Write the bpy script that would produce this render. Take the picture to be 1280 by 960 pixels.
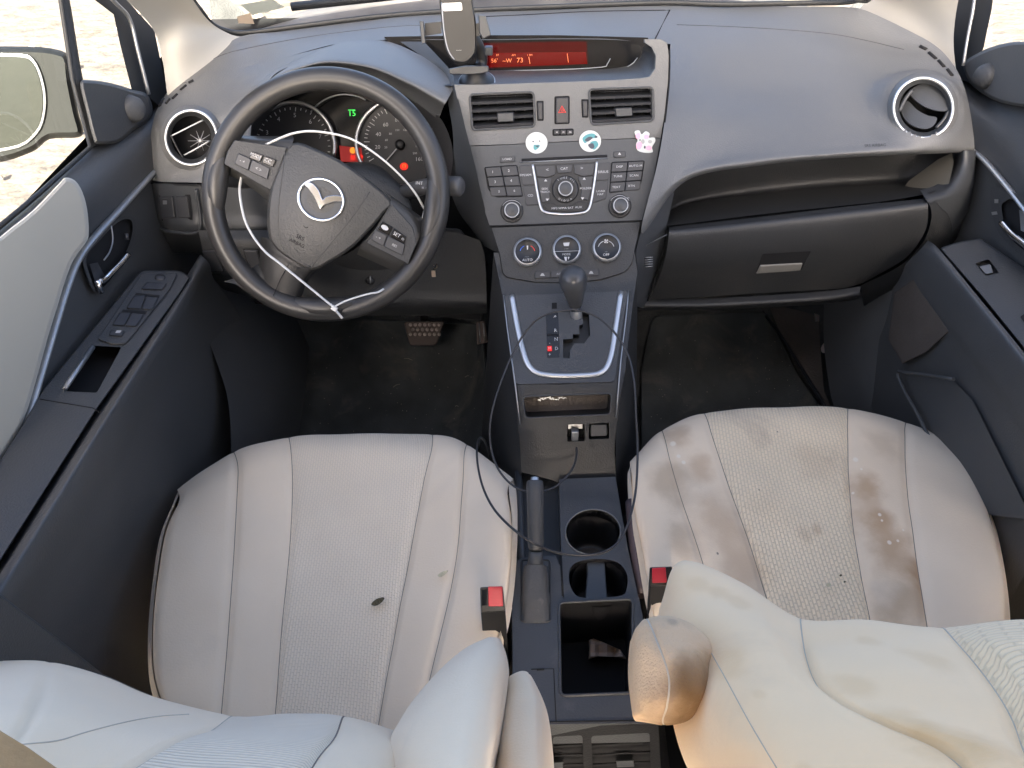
import bpy, bmesh, math, random
from math import sin, cos, tan, radians, pi, atan2, sqrt
from mathutils import Vector, Matrix
from mathutils.bvhtree import BVHTree
from mathutils.geometry import delaunay_2d_cdt
random.seed(7)
SC = bpy.context.scene
COL = SC.collection
for o in list(bpy.data.objects): bpy.data.objects.remove(o)

# ------------------------------------------------------------------ camera
CX, CZ, PITCH, YAW, ROLL, FPX = -.06, 1.28, 43.5, -1.3, -1.4, 930.
_p, _y, _r = radians(PITCH), radians(YAW), radians(ROLL)
FW = Vector((sin(_y)*cos(_p), cos(_y)*cos(_p), -sin(_p)))
_rr = Vector((cos(_y), -sin(_y), 0)); _uu = _rr.cross(FW)
RT = _rr*cos(_r)+_uu*sin(_r); UP = -_rr*sin(_r)+_uu*cos(_r)
CP = Vector((CX, 0, CZ))
cd = bpy.data.cameras.new('camera'); cam = bpy.data.objects.new('camera', cd); COL.objects.link(cam)
cam.matrix_world = Matrix(((RT.x, UP.x, -FW.x, CP.x), (RT.y, UP.y, -FW.y, CP.y), (RT.z, UP.z, -FW.z, CP.z), (0, 0, 0, 1)))
cd.sensor_width = 36; cd.lens = FPX*36/1280; cd.clip_start = .02; cd.clip_end = 500
SC.camera = cam
# ------------------------------------------------------------------ world, sun, exposure
SUN_EL, SUN_AZ = 28., 180.       # azimuth: clockwise from the car's nose (+Y): sun behind the car
w = bpy.data.worlds.new('World'); SC.world = w; w.use_nodes = True
nt = w.node_tree; bg = nt.nodes['Background']; sk = nt.nodes.new('ShaderNodeTexSky')
sk.sky_type = 'NISHITA'; sk.sun_disc = False; sk.sun_elevation = radians(SUN_EL); sk.sun_rotation = radians(SUN_AZ)
sk.dust_density = 4.0; sk.air_density = .5; sk.ozone_density = .1
nt.links.new(sk.outputs[0], bg.inputs[0]); bg.inputs[1].default_value = .10
sl = bpy.data.lights.new('sun', 'SUN'); so = bpy.data.objects.new('sun', sl); COL.objects.link(so)
sl.energy = 5.0; sl.angle = radians(.5); sl.color = (1, .93, .82)
_d = Vector((sin(radians(SUN_AZ))*cos(radians(SUN_EL)), cos(radians(SUN_AZ))*cos(radians(SUN_EL)), sin(radians(SUN_EL))))
so.rotation_euler = _d.to_track_quat('Z', 'Y').to_euler(); so.location = (0, -6, 8)
SC.view_settings.view_transform = 'Standard'; SC.view_settings.look = 'None'
SC.view_settings.exposure = 3.2; SC.view_settings.gamma = 1
SC.render.engine = 'CYCLES'
SC.cycles.max_bounces = 8; SC.cycles.diffuse_bounces = 5; SC.cycles.transparent_max_bounces = 12
SC.render.resolution_x = 1024; SC.render.resolution_y = 768

# ------------------------------------------------------------------ measuring helpers (photo point + real distance -> place in the car)
def ray(x, y): return (FW + RT*((x-640)/FPX) - UP*((y-480)/FPX))
def at(x, y, ax, v):
    d = ray(x, y); i = 'XYZ'.index(ax); return CP + d*((v-CP[i])/d[i])
def A(pts, ax='Y'):
    out = []
    for p in pts:
        out.append(at(p[0], p[1], p[3] if len(p) > 3 else ax, p[2]))
    return out
class Plane:
    def __init__(s, p, n): s.p = Vector(p); s.n = Vector(n).normalized()
    def __call__(s, x, y, h=0.):
        d = ray(x, y); q = s.p+s.n*h; return CP + d*((q-CP).dot(s.n)/d.dot(s.n))
    def norm(s, x, y): return s.n
def plane3(a, b, c):
    n = (b-a).cross(c-a).normalized()
    if n.dot(CP-a) < 0: n = -n
    return Plane(a, n)
def pf(a, b, c): return plane3(at(*a), at(*b), at(*c))       # plane through three measured places
def PT(x, y, Y, tilt=0.): return Plane(at(x, y, 'Y', Y), (0, -1, tilt))
class Prof:                                                   # profile in the Y-Z plane swept across the car
    def __init__(s, pts): s.s = [Vector((0, p[0], p[1])) for p in pts]
    def _seg(s, x, y):
        d = ray(x, y); best = None
        for i in range(len(s.s)-1):
            a, b = s.s[i], s.s[i+1]; e = b-a; n = Vector((0, -e.z, e.y))
            n.normalize()
            if n.dot(Vector((0, CP.y-a.y, CP.z-a.z))) < 0: n = -n
            dn = d.dot(n)
            if abs(dn) < 1e-9: continue
            t = (a-CP).dot(n) + CP.x*0
            t = ((a.y-CP.y)*n.y+(a.z-CP.z)*n.z)/dn
            q = CP+d*t; k = ((q.y-a.y)*e.y+(q.z-a.z)*e.z)/e.length_squared
            err = max(0, -k, k-1)
            if best is None or err < best[0]: best = (err, q, n)
        return best
    def __call__(s, x, y, h=0.):
        b = s._seg(x, y); q, n = b[1], b[2]
        return q+n*h
    def norm(s, x, y): return s._seg(x, y)[2]
class OnMesh:                                                 # stand something on a surface already built
    def __init__(s, verts, faces, back=None):
        s.b = BVHTree.FromPolygons(verts, faces); s.back = back
    def hit(s, x, y):
        h = s.b.ray_cast(CP, ray(x, y).normalized())
        if h[0] is None:
            h = s.b.find_nearest(CP+ray(x, y)*1.2)
        n = h[1]
        if n.dot(CP-h[0]) < 0: n = -n
        return h[0], n
    def __call__(s, x, y, h=0.):
        q, n = s.hit(x, y); return q+n*h
    def norm(s, x, y): return s.hit(x, y)[1]

# ------------------------------------------------------------------ materials
def mat(name, col, rough=.5, metal=0., bump=None, var=None, emit=None, spec=.5, coat=0., sheen=0., dirt=None, spots=None):
    m = bpy.data.materials.new(name); m.use_nodes = True; t = m.node_tree; b = t.nodes['Principled BSDF']
    N = t.nodes.new; L = t.links.new
    b.inputs['Base Color'].default_value = (*col, 1); b.inputs['Roughness'].default_value = rough
    b.inputs['Metallic'].default_value = metal; b.inputs['Specular IOR Level'].default_value = spec
    b.inputs['Coat Weight'].default_value = coat; b.inputs['Sheen Weight'].default_value = sheen
    tc = N('ShaderNodeTexCoord'); src = None
    if var:          # (scale, amount): uneven tone
        n = N('ShaderNodeTexNoise'); n.inputs['Scale'].default_value = var[0]; n.inputs['Detail'].default_value = 6
        L(tc.outputs['Object'], n.inputs['Vector'])
        r = N('ShaderNodeValToRGB'); a = var[1]
        r.color_ramp.elements[0].position = .3; r.color_ramp.elements[1].position = .7
        r.color_ramp.elements[0].color = (*[c*(1-a) for c in col], 1); r.color_ramp.elements[1].color = (*[min(1, c*(1+a)) for c in col], 1)
        L(n.outputs[0], r.inputs[0]); src = r.outputs[0]
    if dirt:         # list of (colour, scale, threshold, softness)
        for (dc, sc, th, sf, *rest) in dirt:
            n = N('ShaderNodeTexNoise'); n.inputs['Scale'].default_value = sc; n.inputs['Detail'].default_value = 8
            n.inputs['Roughness'].default_value = .65; n.inputs['Distortion'].default_value = .6
            L(tc.outputs['Object'], n.inputs['Vector'])
            mr = N('ShaderNodeMapRange'); mr.inputs[1].default_value = th; mr.inputs[2].default_value = th+sf
            mr.inputs[4].default_value = rest[0] if rest else 1.
            L(n.outputs[0], mr.inputs[0])
            mx = N('ShaderNodeMix'); mx.data_type = 'RGBA'; mx.inputs[7].default_value = (*dc, 1)
            if src: L(src, mx.inputs[6])
            else: mx.inputs[6].default_value = (*col, 1)
            L(mr.outputs[0], mx.inputs[0]); src = mx.outputs[2]
    if spots:        # list of (place in the object's own space, radius, colour, strength, softness): spilled marks with a shape of their own
        n = N('ShaderNodeTexNoise'); n.inputs['Scale'].default_value = 26; n.inputs['Detail'].default_value = 5; L(tc.outputs['Object'], n.inputs['Vector'])
        ns = N('ShaderNodeVectorMath'); ns.operation = 'SUBTRACT'; L(n.outputs[1], ns.inputs[0]); ns.inputs[1].default_value = (.5, .5, .5)
        for (c, r, dc, st, so_) in spots:
            nm = N('ShaderNodeVectorMath'); nm.operation = 'MULTIPLY_ADD'; L(ns.outputs[0], nm.inputs[0]); k_ = r*(1.5 if r > .008 else .3); nm.inputs[1].default_value = (k_, k_, 0); L(tc.outputs['Object'], nm.inputs[2])
            dd = N('ShaderNodeVectorMath'); dd.operation = 'SUBTRACT'; L(nm.outputs[0], dd.inputs[0]); dd.inputs[1].default_value = c
            d2 = N('ShaderNodeVectorMath'); d2.operation = 'MULTIPLY'; L(dd.outputs[0], d2.inputs[0]); d2.inputs[1].default_value = (1, .8, 0 if r > .008 else 0)
            ln = N('ShaderNodeVectorMath'); ln.operation = 'LENGTH'; L(d2.outputs[0], ln.inputs[0])
            mr = N('ShaderNodeMapRange'); mr.interpolation_type = 'SMOOTHSTEP'; mr.inputs[1].default_value = r; mr.inputs[2].default_value = r*(1-so_); mr.inputs[3].default_value = 0; mr.inputs[4].default_value = st
            L(ln.outputs['Value'], mr.inputs[0])
            mx = N('ShaderNodeMix'); mx.data_type = 'RGBA'; mx.inputs[7].default_value = (*dc, 1)
            if src: L(src, mx.inputs[6])
            else: mx.inputs[6].default_value = (*col, 1)
            L(mr.outputs[0], mx.inputs[0]); src = mx.outputs[2]
    if src: L(src, b.inputs['Base Color'])
    if bump:         # (scale, strength, distance)
        n = N('ShaderNodeTexNoise'); n.inputs['Scale'].default_value = bump[0]; n.inputs['Detail'].default_value = 3
        L(tc.outputs['Object'], n.inputs['Vector'])
        u = N('ShaderNodeBump'); u.inputs['Strength'].default_value = bump[1]; u.inputs['Distance'].default_value = bump[2]
        L(n.outputs[0], u.inputs['Height']); L(u.outputs[0], b.inputs['Normal'])
    if emit:
        b.inputs['Emission Color'].default_value = (*emit[0], 1); b.inputs['Emission Strength'].default_value = emit[1]
    return m
def rib_mat(name, col, sx, sy, amt, dark=.72, dirt=None, kind='rib', rot=0., spots=None):
    m = mat(name, col, .9, var=(9, .05), sheen=.3, dirt=dirt, spots=spots)
    t = m.node_tree; b = t.nodes['Principled BSDF']; N = t.nodes.new; L = t.links.new
    tc = N('ShaderNodeTexCoord'); mp = N('ShaderNodeMapping'); L(tc.outputs['UV'], mp.inputs[0])
    mp.inputs['Rotation'].default_value[2] = rot
    bt = N('ShaderNodeTexBrick'); bt.offset = .5; bt.inputs['Scale'].default_value = 1.
    bt.inputs['Brick Width'].default_value = sx; bt.inputs['Row Height'].default_value = sy
    bt.inputs['Mortar Size'].default_value = min(sx, sy)*.24; bt.inputs['Mortar Smooth'].default_value = 1.
    bt.inputs['Color1'].default_value = (1, 1, 1, 1); bt.inputs['Color2'].default_value = (1, 1, 1, 1); bt.inputs['Mortar'].default_value = (0, 0, 0, 1)
    L(mp.outputs[0], bt.inputs[0])
    u = N('ShaderNodeBump'); u.inputs['Strength'].default_value = amt; u.inputs['Distance'].default_value = .002
    L(bt.outputs[0], u.inputs['Height']); L(u.outputs[0], b.inputs['Normal'])
    old = b.inputs['Base Color'].links[0].from_socket
    mx = N('ShaderNodeMix'); mx.data_type = 'RGBA'; mx.blend_type = 'MULTIPLY'; mx.inputs[0].default_value = 1.
    r = N('ShaderNodeMapRange'); r.inputs[3].default_value = dark; r.inputs[4].default_value = 1.
    L(bt.outputs[0], r.inputs[0]); L(old, mx.inputs[6]); L(r.outputs[0], mx.inputs[7]); L(mx.outputs[2], b.inputs['Base Color'])
    return m
M = {}
M['pad'] = mat('dash_pad', (.120, .122, .123), .5, bump=(420, .45, .0014), var=(4, .06), spec=.6)
M['panel'] = mat('dash_panel', (.045, .048, .052), .45, bump=(420, .3, .0008), var=(5, .07), spec=.55, dirt=[((.11, .10, .09), 9, .62, .2, .35)])
M['lower'] = mat('dash_lower', (.028, .029, .030), .5, bump=(420, .45, .0014), var=(5, .1), dirt=[((.10, .085, .07), 5, .55, .3, .35)])
M['door'] = mat('door_plastic', (.052, .053, .054), .5, bump=(420, .45, .0014), var=(4, .08))
M['doorlow'] = mat('door_low_plastic', (.075, .076, .076), .55, bump=(420, .4, .001), var=(4, .12))
M['deck'] = mat('deck_plastic', (.050, .052, .055), .5, bump=(420, .45, .0014), var=(6, .1), dirt=[((.14, .13, .12), 12, .62, .12, .4)])
M['rearp'] = mat('rear_plastic', (.016, .016, .017), .6, spec=.2, bump=(420, .45, .0014))
M['black'] = mat('black_plastic', (.012, .012, .013), .45, bump=(800, .15, .0004))
M['gloss'] = mat('black_gloss', (.01, .01, .011), .12)
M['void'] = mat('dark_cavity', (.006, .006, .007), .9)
M['stalk'] = mat('stalk_plastic', (.07, .07, .072), .35)
M['key'] = mat('key_plastic', (.035, .036, .04), .42, bump=(900, .15, .0004))
M['knob'] = mat('knob_rubber', (.05, .052, .055), .38)
M['chrome'] = mat('chrome', (.85, .86, .88), .12, 1.)
M['satin'] = mat('satin_silver', (.60, .61, .62), .34, .85)
M['satin2'] = mat('satin_grey', (.34, .35, .36), .35, .7)
M['white'] = mat('white_print', (.5, .5, .5), .6)
M['wheel'] = mat('wheel_vinyl', (.030, .029, .028), .36, bump=(500, .25, .0005), var=(14, .18))
M['bag'] = mat('airbag_vinyl', (.050, .049, .046), .42, bump=(330, .6, .0012), var=(7, .08))
M['spoke'] = mat('spoke_plastic', (.047, .046, .044), .35, bump=(600, .15, .0004))
M['tie'] = mat('white_nylon', (.62, .62, .60), .4)
fabd = [((.46, .36, .27), 3.2, .6, .22, .35)]
M['fab'] = mat('seat_cloth', (.81, .675, .505), .92, bump=(420, .35, .0007), var=(7, .05), sheen=.3, dirt=[((.42, .37, .32), 4, .58, .25, .25)])
M['fabcool'] = mat('seat_back_cloth', (.86, .71, .51), .92, bump=(420, .35, .0007), var=(6, .05), sheen=.3, dirt=[((.45, .42, .38), 5, .6, .25, .2)])
PSO = Vector((.35, .5, 0))          # base of the passenger seat
def spot(x, y, rpx, col, st, so_=.85):
    p = at(x, y, 'Z', .39)-PSO; return (tuple(p), rpx*(.0013 if rpx > 8 else .00115), col, min(.9, st*1.15) if rpx > 8 else st, so_)
BR, GB_, PL = (.40, .225, .10), (.38, .26, .15), (.84, .74, .60)
SPOTS_P = [spot(848, 548, 26, BR, .42), spot(838, 610, 40, GB_, .45), spot(875, 590, 24, BR, .38), spot(900, 655, 42, BR, .34), spot(930, 705, 34, BR, .32), spot(852, 680, 30, GB_, .4),
           spot(1080, 615, 28, BR, .55), spot(1092, 655, 26, BR, .6), spot(1112, 690, 30, BR, .55), spot(1150, 722, 26, BR, .7), spot(1120, 752, 36, GB_, .55), spot(1160, 750, 26, BR, .5), spot(1100, 560, 30, GB_, .25),
           spot(1140, 600, 24, PL, .35), spot(1105, 735, 20, PL, .3), spot(1005, 666, 13, BR, .22), spot(1022, 661, 9, BR, .3), spot(965, 640, 34, BR, .08), spot(1188, 640, 22, GB_, .4), spot(1195, 690, 30, GB_, .25), spot(1210, 610, 16, GB_, .3), spot(1020, 580, 34, BR, .16)]
SPOTS_P += [spot(x, y, r, PL, .85, .5) for x, y, r in ((840, 560, 5), (847, 577, 3.4), (853, 585, 3.4), (1067, 580, 4), (1074, 592, 2), (1097, 648, 2.5), (1110, 681, 3), (1120, 680, 2), (1100, 655, 1.8), (1126, 668, 1.6), (1065, 619, 2))]
SPOTS_P += [spot(x, y, r, (.12, .09, .07), .8, .5) for x, y, r in ((896, 695, 1.8), (1163, 760, 1.6), (968, 747, 2.2), (970, 545, 1.4), (948, 615, 1.2))]
stain = [((.40, .30, .22), 6, .56, .2, .35)]
M['fabstain'] = mat('stained_cloth', (.80, .65, .47), .92, bump=(420, .35, .0007), var=(7, .06), sheen=.3, dirt=stain, spots=SPOTS_P)
def sp3(x, y, z, rpx, col, st, so_=.7):
    p = at(x, y, 'Z', z)-PSO; return (tuple(p), rpx*.00062, col, st, so_)
DB_ = (.19, .10, .035)
M['fabarm'] = mat('grimy_armrest_cloth', (.68, .49, .31), .85, bump=(450, .8, .0016), sheen=0., dirt=[((.36, .25, .16), 9, .46, .2, .5)],
    spots=[sp3(870, 862, .75, 40, DB_, .75), sp3(850, 885, .74, 34, DB_, .7), sp3(820, 885, .74, 26, (.3, .2, .13), .5), sp3(885, 830, .75, 20, (.30, .18, .08), .6), sp3(838, 788, .735, 10, (.25, .20, .15), .4)])
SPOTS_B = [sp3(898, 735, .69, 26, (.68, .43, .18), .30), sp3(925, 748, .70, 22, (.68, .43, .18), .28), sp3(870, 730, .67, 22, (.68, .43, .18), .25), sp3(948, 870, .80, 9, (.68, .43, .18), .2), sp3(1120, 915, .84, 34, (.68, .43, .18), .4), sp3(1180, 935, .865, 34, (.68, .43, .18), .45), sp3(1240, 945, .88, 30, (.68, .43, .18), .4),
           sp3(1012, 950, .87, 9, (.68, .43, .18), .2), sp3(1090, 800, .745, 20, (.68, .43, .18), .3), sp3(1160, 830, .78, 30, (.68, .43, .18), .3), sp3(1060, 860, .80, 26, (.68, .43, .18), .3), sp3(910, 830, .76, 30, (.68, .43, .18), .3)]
M['fabsunlit'] = mat('seat_sun_tinted_cloth', (.92, .68, .41), .92, bump=(420, .35, .0007), var=(6, .05), sheen=.3, spots=SPOTS_B, dirt=[((.46, .34, .23), 3.5, .54, .25, .35)])  # base colour carries painted warm sunlight; spots and dirt are real marks
M['ins'] = rib_mat('insert_cloth', (.85, .725, .555), .0075, .0038, .5, .86, rot=pi/2)
M['insstain'] = rib_mat('stained_insert_cloth', (.88, .72, .50), .0095, .0052, .6, .80, rot=pi/2+.12, spots=SPOTS_P, dirt=[((.42, .31, .22), 4, .56, .15, .5)])
M['insback'] = rib_mat('back_insert_cloth', (.88, .76, .58), 5., .0046, .7, .78)
M['insbacksunlit'] = rib_mat('sun_tinted_back_insert_cloth', (.92, .70, .43), .030, .0085, .45, .86)  # same warm sunlight tint painted into the ribbed insert
M['seam'] = mat('seam_thread', (.20, .17, .145), .9)
M['stitch'] = mat('seam_piping', (.52, .46, .38), .9)
M['doorfab'] = mat('door_cloth', (.48, .435, .345), .9, bump=(420, .3, .0006), var=(5, .04), sheen=.3)
M['carpet'] = mat('carpet', (.060, .061, .059), .95, bump=(260, .9, .003), var=(16, .35), dirt=[((.10, .09, .07), 14, .62, .12, .5), ((.20, .18, .15), 70, .72, .04, .8)])
M['matt'] = mat('rubber_mat', (.055, .060, .060), .75, bump=(200, .5, .002), var=(12, .3), dirt=[((.16, .145, .12), 9, .56, .16, .55), ((.3, .27, .22), 60, .72, .03, .8)])
M['brown'] = mat('dusty_liner', (.085, .070, .058), .8, bump=(200, .6, .002), var=(10, .25))
M['pillar'] = mat('pillar_trim', (.36, .345, .31), .6, bump=(700, .15, .0004), var=(3, .03))
M['rubber'] = mat('weather_rubber', (.02, .021, .022), .55)
M['red'] = mat('buckle_red', (.62, .03, .05), .35)
M['paper'] = mat('paper', (.42, .33, .27), .8, bump=(60, .4, .002))
M['lcd'] = mat('lcd_red', (.045, .0, .0), .15, emit=((.50, .008, .004), .022))
M['lcdhi'] = mat('lcd_segments', (.3, .05, .02), .3, emit=((1, .25, .08), .16))
M['ledg'] = mat('lamp_green', (0, .2, .02), .3, emit=((.02, .9, .08), .14))
M['ledr'] = mat('lamp_red', (.2, 0, 0), .3, emit=((1, .02, .01), .10))
M['ledo'] = mat('lamp_orange', (.3, .1, 0), .3, emit=((1, .30, .02), .12))
M['ledrd'] = mat('lamp_red_glow', (.2, 0, 0), .5, emit=((.6, .01, .005), .03))
M['blue'] = mat('print_blue', (.05, .15, .6), .6)
M['redp'] = mat('print_red', (.75, .06, .05), .6)
M['paint'] = mat('car_paint', (.014, .015, .014), .6, .0, spec=.12)
M['hood'] = mat('dusty_bonnet', (.12, .11, .10), .6, bump=(60, .4, .002), var=(12, .25))
M['lining'] = mat('roof_lining', (.80, .77, .72), .9)
M['mirror'] = mat('mirror', (.13, .145, .13), .03, 1.)
M['stickw'] = mat('sticker_white', (.55, .57, .55), .5)
M['pink'] = mat('sticker_pink', (.80, .36, .48), .5)
M['teal'] = mat('sticker_teal', (.08, .28, .3), .5)
M['dark'] = mat('sticker_ink', (.05, .06, .08), .5)
M['leaf'] = mat('dry_leaf', (.10, .08, .04), .8)
M['crumb'] = mat('pale_crumb', (.6, .52, .34), .8)
M['brass'] = mat('key_metal', (.7, .55, .42), .3, 1.)
M['strap'] = mat('belt_webbing', (.50, .41, .27), .8, bump=(300, .4, .0008))
M['plum'] = mat('plum_plastic', (.07, .05, .055), .5)
M['pedal'] = mat('pedal_rubber', (.10, .075, .065), .7, bump=(300, .3, .0008))
M['soil'] = mat('soil', (.145, .125, .102), .95, bump=(9, .8, .04), var=(1.1, .12), dirt=[((.075, .06, .045), 3.5, .54, .12, .8), ((.17, .145, .115), 8, .56, .1, .7), ((.045, .036, .028), 16, .62, .06, .8)])
def glass(name, tint, refl):
    m = bpy.data.materials.new(name); m.use_nodes = True; t = m.node_tree; t.nodes.clear(); N = t.nodes.new; L = t.links.new
    o = N('ShaderNodeOutputMaterial'); mx = N('ShaderNodeMixShader'); tr = N('ShaderNodeBsdfTransparent'); gl = N('ShaderNodeBsdfGlossy')
    tr.inputs[0].default_value = (*tint, 1); gl.inputs['Roughness'].default_value = .02
    fr = N('ShaderNodeFresnel'); fr.inputs[0].default_value = 1.35; k = N('ShaderNodeMath'); k.operation = 'MULTIPLY'; k.inputs[1].default_value = refl
    L(fr.outputs[0], k.inputs[0]); L(k.outputs[0], mx.inputs[0]); L(tr.outputs[0], mx.inputs[1]); L(gl.outputs[0], mx.inputs[2]); L(mx.outputs[0], o.inputs[0])
    return m
M['glass'] = glass('window_glass', (.93, .95, .93), .10)
M['lens'] = glass('gauge_lens', (.9, .9, .9), .35)

# ------------------------------------------------------------------ object helpers
ORG = {}
def tag(o, label=None, cat=None, group=None, kind=None):
    if label: o['label'] = label
    if cat: o['category'] = cat
    if group: o['group'] = group
    if kind: o['kind'] = kind
    return o
def thing(name, label, cat, loc, group=None):
    o = bpy.data.objects.new(name, None); COL.objects.link(o); o.location = loc; o.empty_display_size = .05
    ORG[o.name] = Vector(loc); return tag(o, label, cat, group)
def obj(name, verts, faces, m, parent=None, smooth=False, fm=None, uv=None, label=None):
    verts = [Vector(v) for v in verts]
    if parent is not None: org = ORG[parent.name]
    else:
        n = max(1, len(verts)); org = Vector((sum(v.x for v in verts)/n, sum(v.y for v in verts)/n, min(v.z for v in verts)))
    me = bpy.data.meshes.new(name); me.from_pydata([v-org for v in verts], [], faces); me.update()
    ms = m if isinstance(m, (list, tuple)) else [m]
    for k in ms: me.materials.append(M[k] if isinstance(k, str) else k)
    for i, p in enumerate(me.polygons):
        p.use_smooth = smooth if isinstance(smooth, bool) else smooth[i]
        if fm: p.material_index = fm[i]
    if uv:
        ul = me.uv_layers.new()
        for l in me.loops: ul.data[l.index].uv = uv[l.vertex_index]
    o = bpy.data.objects.new(name, me); COL.objects.link(o)
    if parent is not None: o.parent = parent; o.location = (0, 0, 0)
    else: o.location = org
    ORG[o.name] = org
    if label: o['label'] = label
    return o
class MB:
    """collects shapes that belong to one part"""
    def __init__(s): s.v = []; s.f = []; s.s = []; s.m = []
    def add(s, v, f, smooth=False, m=0):
        b = len(s.v); s.v += [Vector(x) for x in v]; s.f += [tuple(i+b for i in q) for q in f]
        s.s += (list(smooth) if isinstance(smooth, (list, tuple)) else [smooth]*len(f)); s.m += [m]*len(f); return s
    def obj(s, name, m, parent=None, **k): return obj(name, s.v, s.f, m, parent, smooth=s.s, fm=s.m, **k)
def cr(p0, p1, p2, p3, t):
    return .5*((2*p1)+(p2-p0)*t+(2*p0-5*p1+4*p2-p3)*t*t+(3*p1-p0-3*p2+p3)*t*t*t)
def crv(pts, n, closed=False):
    out = []; N_ = len(pts)
    rng = N_ if closed else N_-1
    for i in range(rng):
        if closed: a, b, c, d = pts[(i-1) % N_], pts[i], pts[(i+1) % N_], pts[(i+2) % N_]
        else:
            b, c = pts[i], pts[i+1]; a = pts[i-1] if i else b*2-c; d = pts[i+2] if i+2 < N_ else c*2-b
        for k in range(n): out.append(cr(a, b, c, d, k/n))
    if not closed: out.append(pts[-1].copy())
    return out
def crp(pts, n, closed=False): return [(v.x, v.y) for v in crv([Vector((p[0], p[1], 0)) for p in pts], n, closed)]
def loft(rows, nu=8, nv=8, disp=None):
    """rows of Vectors -> smooth grid; returns verts, faces, column index of each face, (u, v) grid"""
    R1 = [crv(r, nu) for r in rows]; nc = len(R1[0]); cols = [crv([r[i] for r in R1], nv) for i in range(nc)]
    nr = len(cols[0]); V = []; uvs = []
    for j in range(nr):
        for i in range(nc):
            V.append(cols[i][j].copy()); uvs.append((i/nu, j/nv))
    if disp:
        NV = []
        for j in range(nr):
            for i in range(nc):
                k = j*nc+i
                a = V[j*nc+min(i+1, nc-1)]-V[j*nc+max(i-1, 0)]; b = V[min(j+1, nr-1)*nc+i]-V[max(j-1, 0)*nc+i]
                n = a.cross(b)
                if n.length > 0: n.normalize()
                NV.append((V[k], n, disp(i/nu, j/nv, V[k])))
        s_ = 1 if sum(n.dot((CP-p).normalized()) for p, n, d in NV) > 0 else -1
        V = [p+n*(d*s_) for p, n, d in NV]
    F = []; fc = []
    for j in range(nr-1):
        for i in range(nc-1):
            k = j*nc+i; F.append((k, k+1, k+nc+1, k+nc)); fc.append(int(i/nu))
    # arc-length uv in metres
    UV = [None]*len(V)
    for j in range(nr):
        u = 0
        for i in range(nc):
            k = j*nc+i
            if i: u += (V[k]-V[k-1]).length
            UV[k] = [u, 0]
        mid = UV[j*nc+nc//2][0]
        for i in range(nc): UV[j*nc+i][0] -= mid
    for i in range(nc):
        v_ = 0
        for j in range(nr):
            k = j*nc+i
            if j: v_ += (V[k]-V[k-nc]).length
            UV[k][1] = v_
    return V, F, fc, UV
def rr(pts, r, n=4):
    """round the corners of a polygon"""
    out = []; N_ = len(pts)
    for i in range(N_):
        p = Vector(pts[i][:2]); a = Vector(pts[i-1][:2]); b = Vector(pts[(i+1) % N_][:2])
        ri = pts[i][2] if len(pts[i]) > 2 else r
        la, lb = (a-p).length, (b-p).length; ra = min(ri, la*.45); rb = min(ri, lb*.45)
        s = p+(a-p)/la*ra; e = p+(b-p)/lb*rb
        for k in range(n+1):
            t = k/n; q = s*(1-t)**2+p*2*t*(1-t)+e*t*t; out.append((q.x, q.y))
    return out
def box(x0, y0, x1, y1, tilt=-.035):
    """four corners of an upright rectangle seen in the photo (which leans by the camera's roll)"""
    cx, cy = (x0+x1)/2, (y0+y1)/2
    return [(x+(cy-y)*0, y+(x-cx)*tilt) for x, y in ((x0, y0), (x1, y0), (x1, y1), (x0, y1))]
def ell(cx, cy, rx, ry, n=40, rot=0., a0=0., a1=360.):
    out = []; full = abs(a1-a0-360) < 1e-6
    for k in range(n if full else n+1):
        a = radians(a0+(a1-a0)*k/n); x, y = rx*cos(a), ry*sin(a)
        out.append((cx+x*cos(rot)-y*sin(rot), cy+x*sin(rot)+y*cos(rot)))
    return out
def area(p): return sum(p[i-1][0]*p[i][1]-p[i][0]*p[i-1][1] for i in range(len(p)))/2
def inset(pts, d):
    if area(pts) < 0: pts = pts[::-1]
    out = []; N_ = len(pts)
    for i in range(N_):
        a, p, b = Vector(pts[i-1]), Vector(pts[i]), Vector(pts[(i+1) % N_])
        e1 = (p-a); e2 = (b-p)
        if e1.length < 1e-9 or e2.length < 1e-9: out.append(tuple(p)); continue
        e1.normalize(); e2.normalize(); n1 = Vector((-e1.y, e1.x)); n2 = Vector((-e2.y, e2.x)); m = n1+n2
        m = m/max(.5, m.length_squared)*2 if m.length > 1e-6 else n1
        out.append((p.x+m.x*d, p.y+m.y*d))
    return out
def inside(x, y, poly):
    c = False; j = len(poly)-1
    for i in range(len(poly)):
        xi, yi = poly[i]; xj, yj = poly[j]
        if (yi > y) != (yj > y) and x < (xj-xi)*(y-yi)/(yj-yi)+xi: c = not c
        j = i
    return c
def fill(outline, holes=(), step=12):
    pts = [Vector(p) for p in outline]; edges = [(i, (i+1) % len(outline)) for i in range(len(outline))]
    for h in holes:
        b = len(pts); pts += [Vector(p) for p in h]; edges += [(b+i, b+(i+1) % len(h)) for i in range(len(h))]
    nb = len(pts)
    if step:
        xs = [p.x for p in pts]; ys = [p.y for p in pts]
        y = min(ys)+step*.5
        while y < max(ys):
            x = min(xs)+step*.5
            while x < max(xs):
                if inside(x, y, outline) and not any(inside(x, y, h) for h in holes):
                    if min((p-Vector((x, y))).length for p in pts[:nb]) > step*.35: pts.append(Vector((x, y)))
                x += step
            y += step
    vs, es, fs, _, _, _ = delaunay_2d_cdt(pts, edges, [], 0, 1e-5)
    F = []
    for f in fs:
        cx = sum(vs[i].x for i in f)/len(f); cy = sum(vs[i].y for i in f)/len(f)
        if inside(cx, cy, outline) and not any(inside(cx, cy, h) for h in holes): F.append(tuple(f))
    return [(v.x, v.y) for v in vs], F
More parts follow.
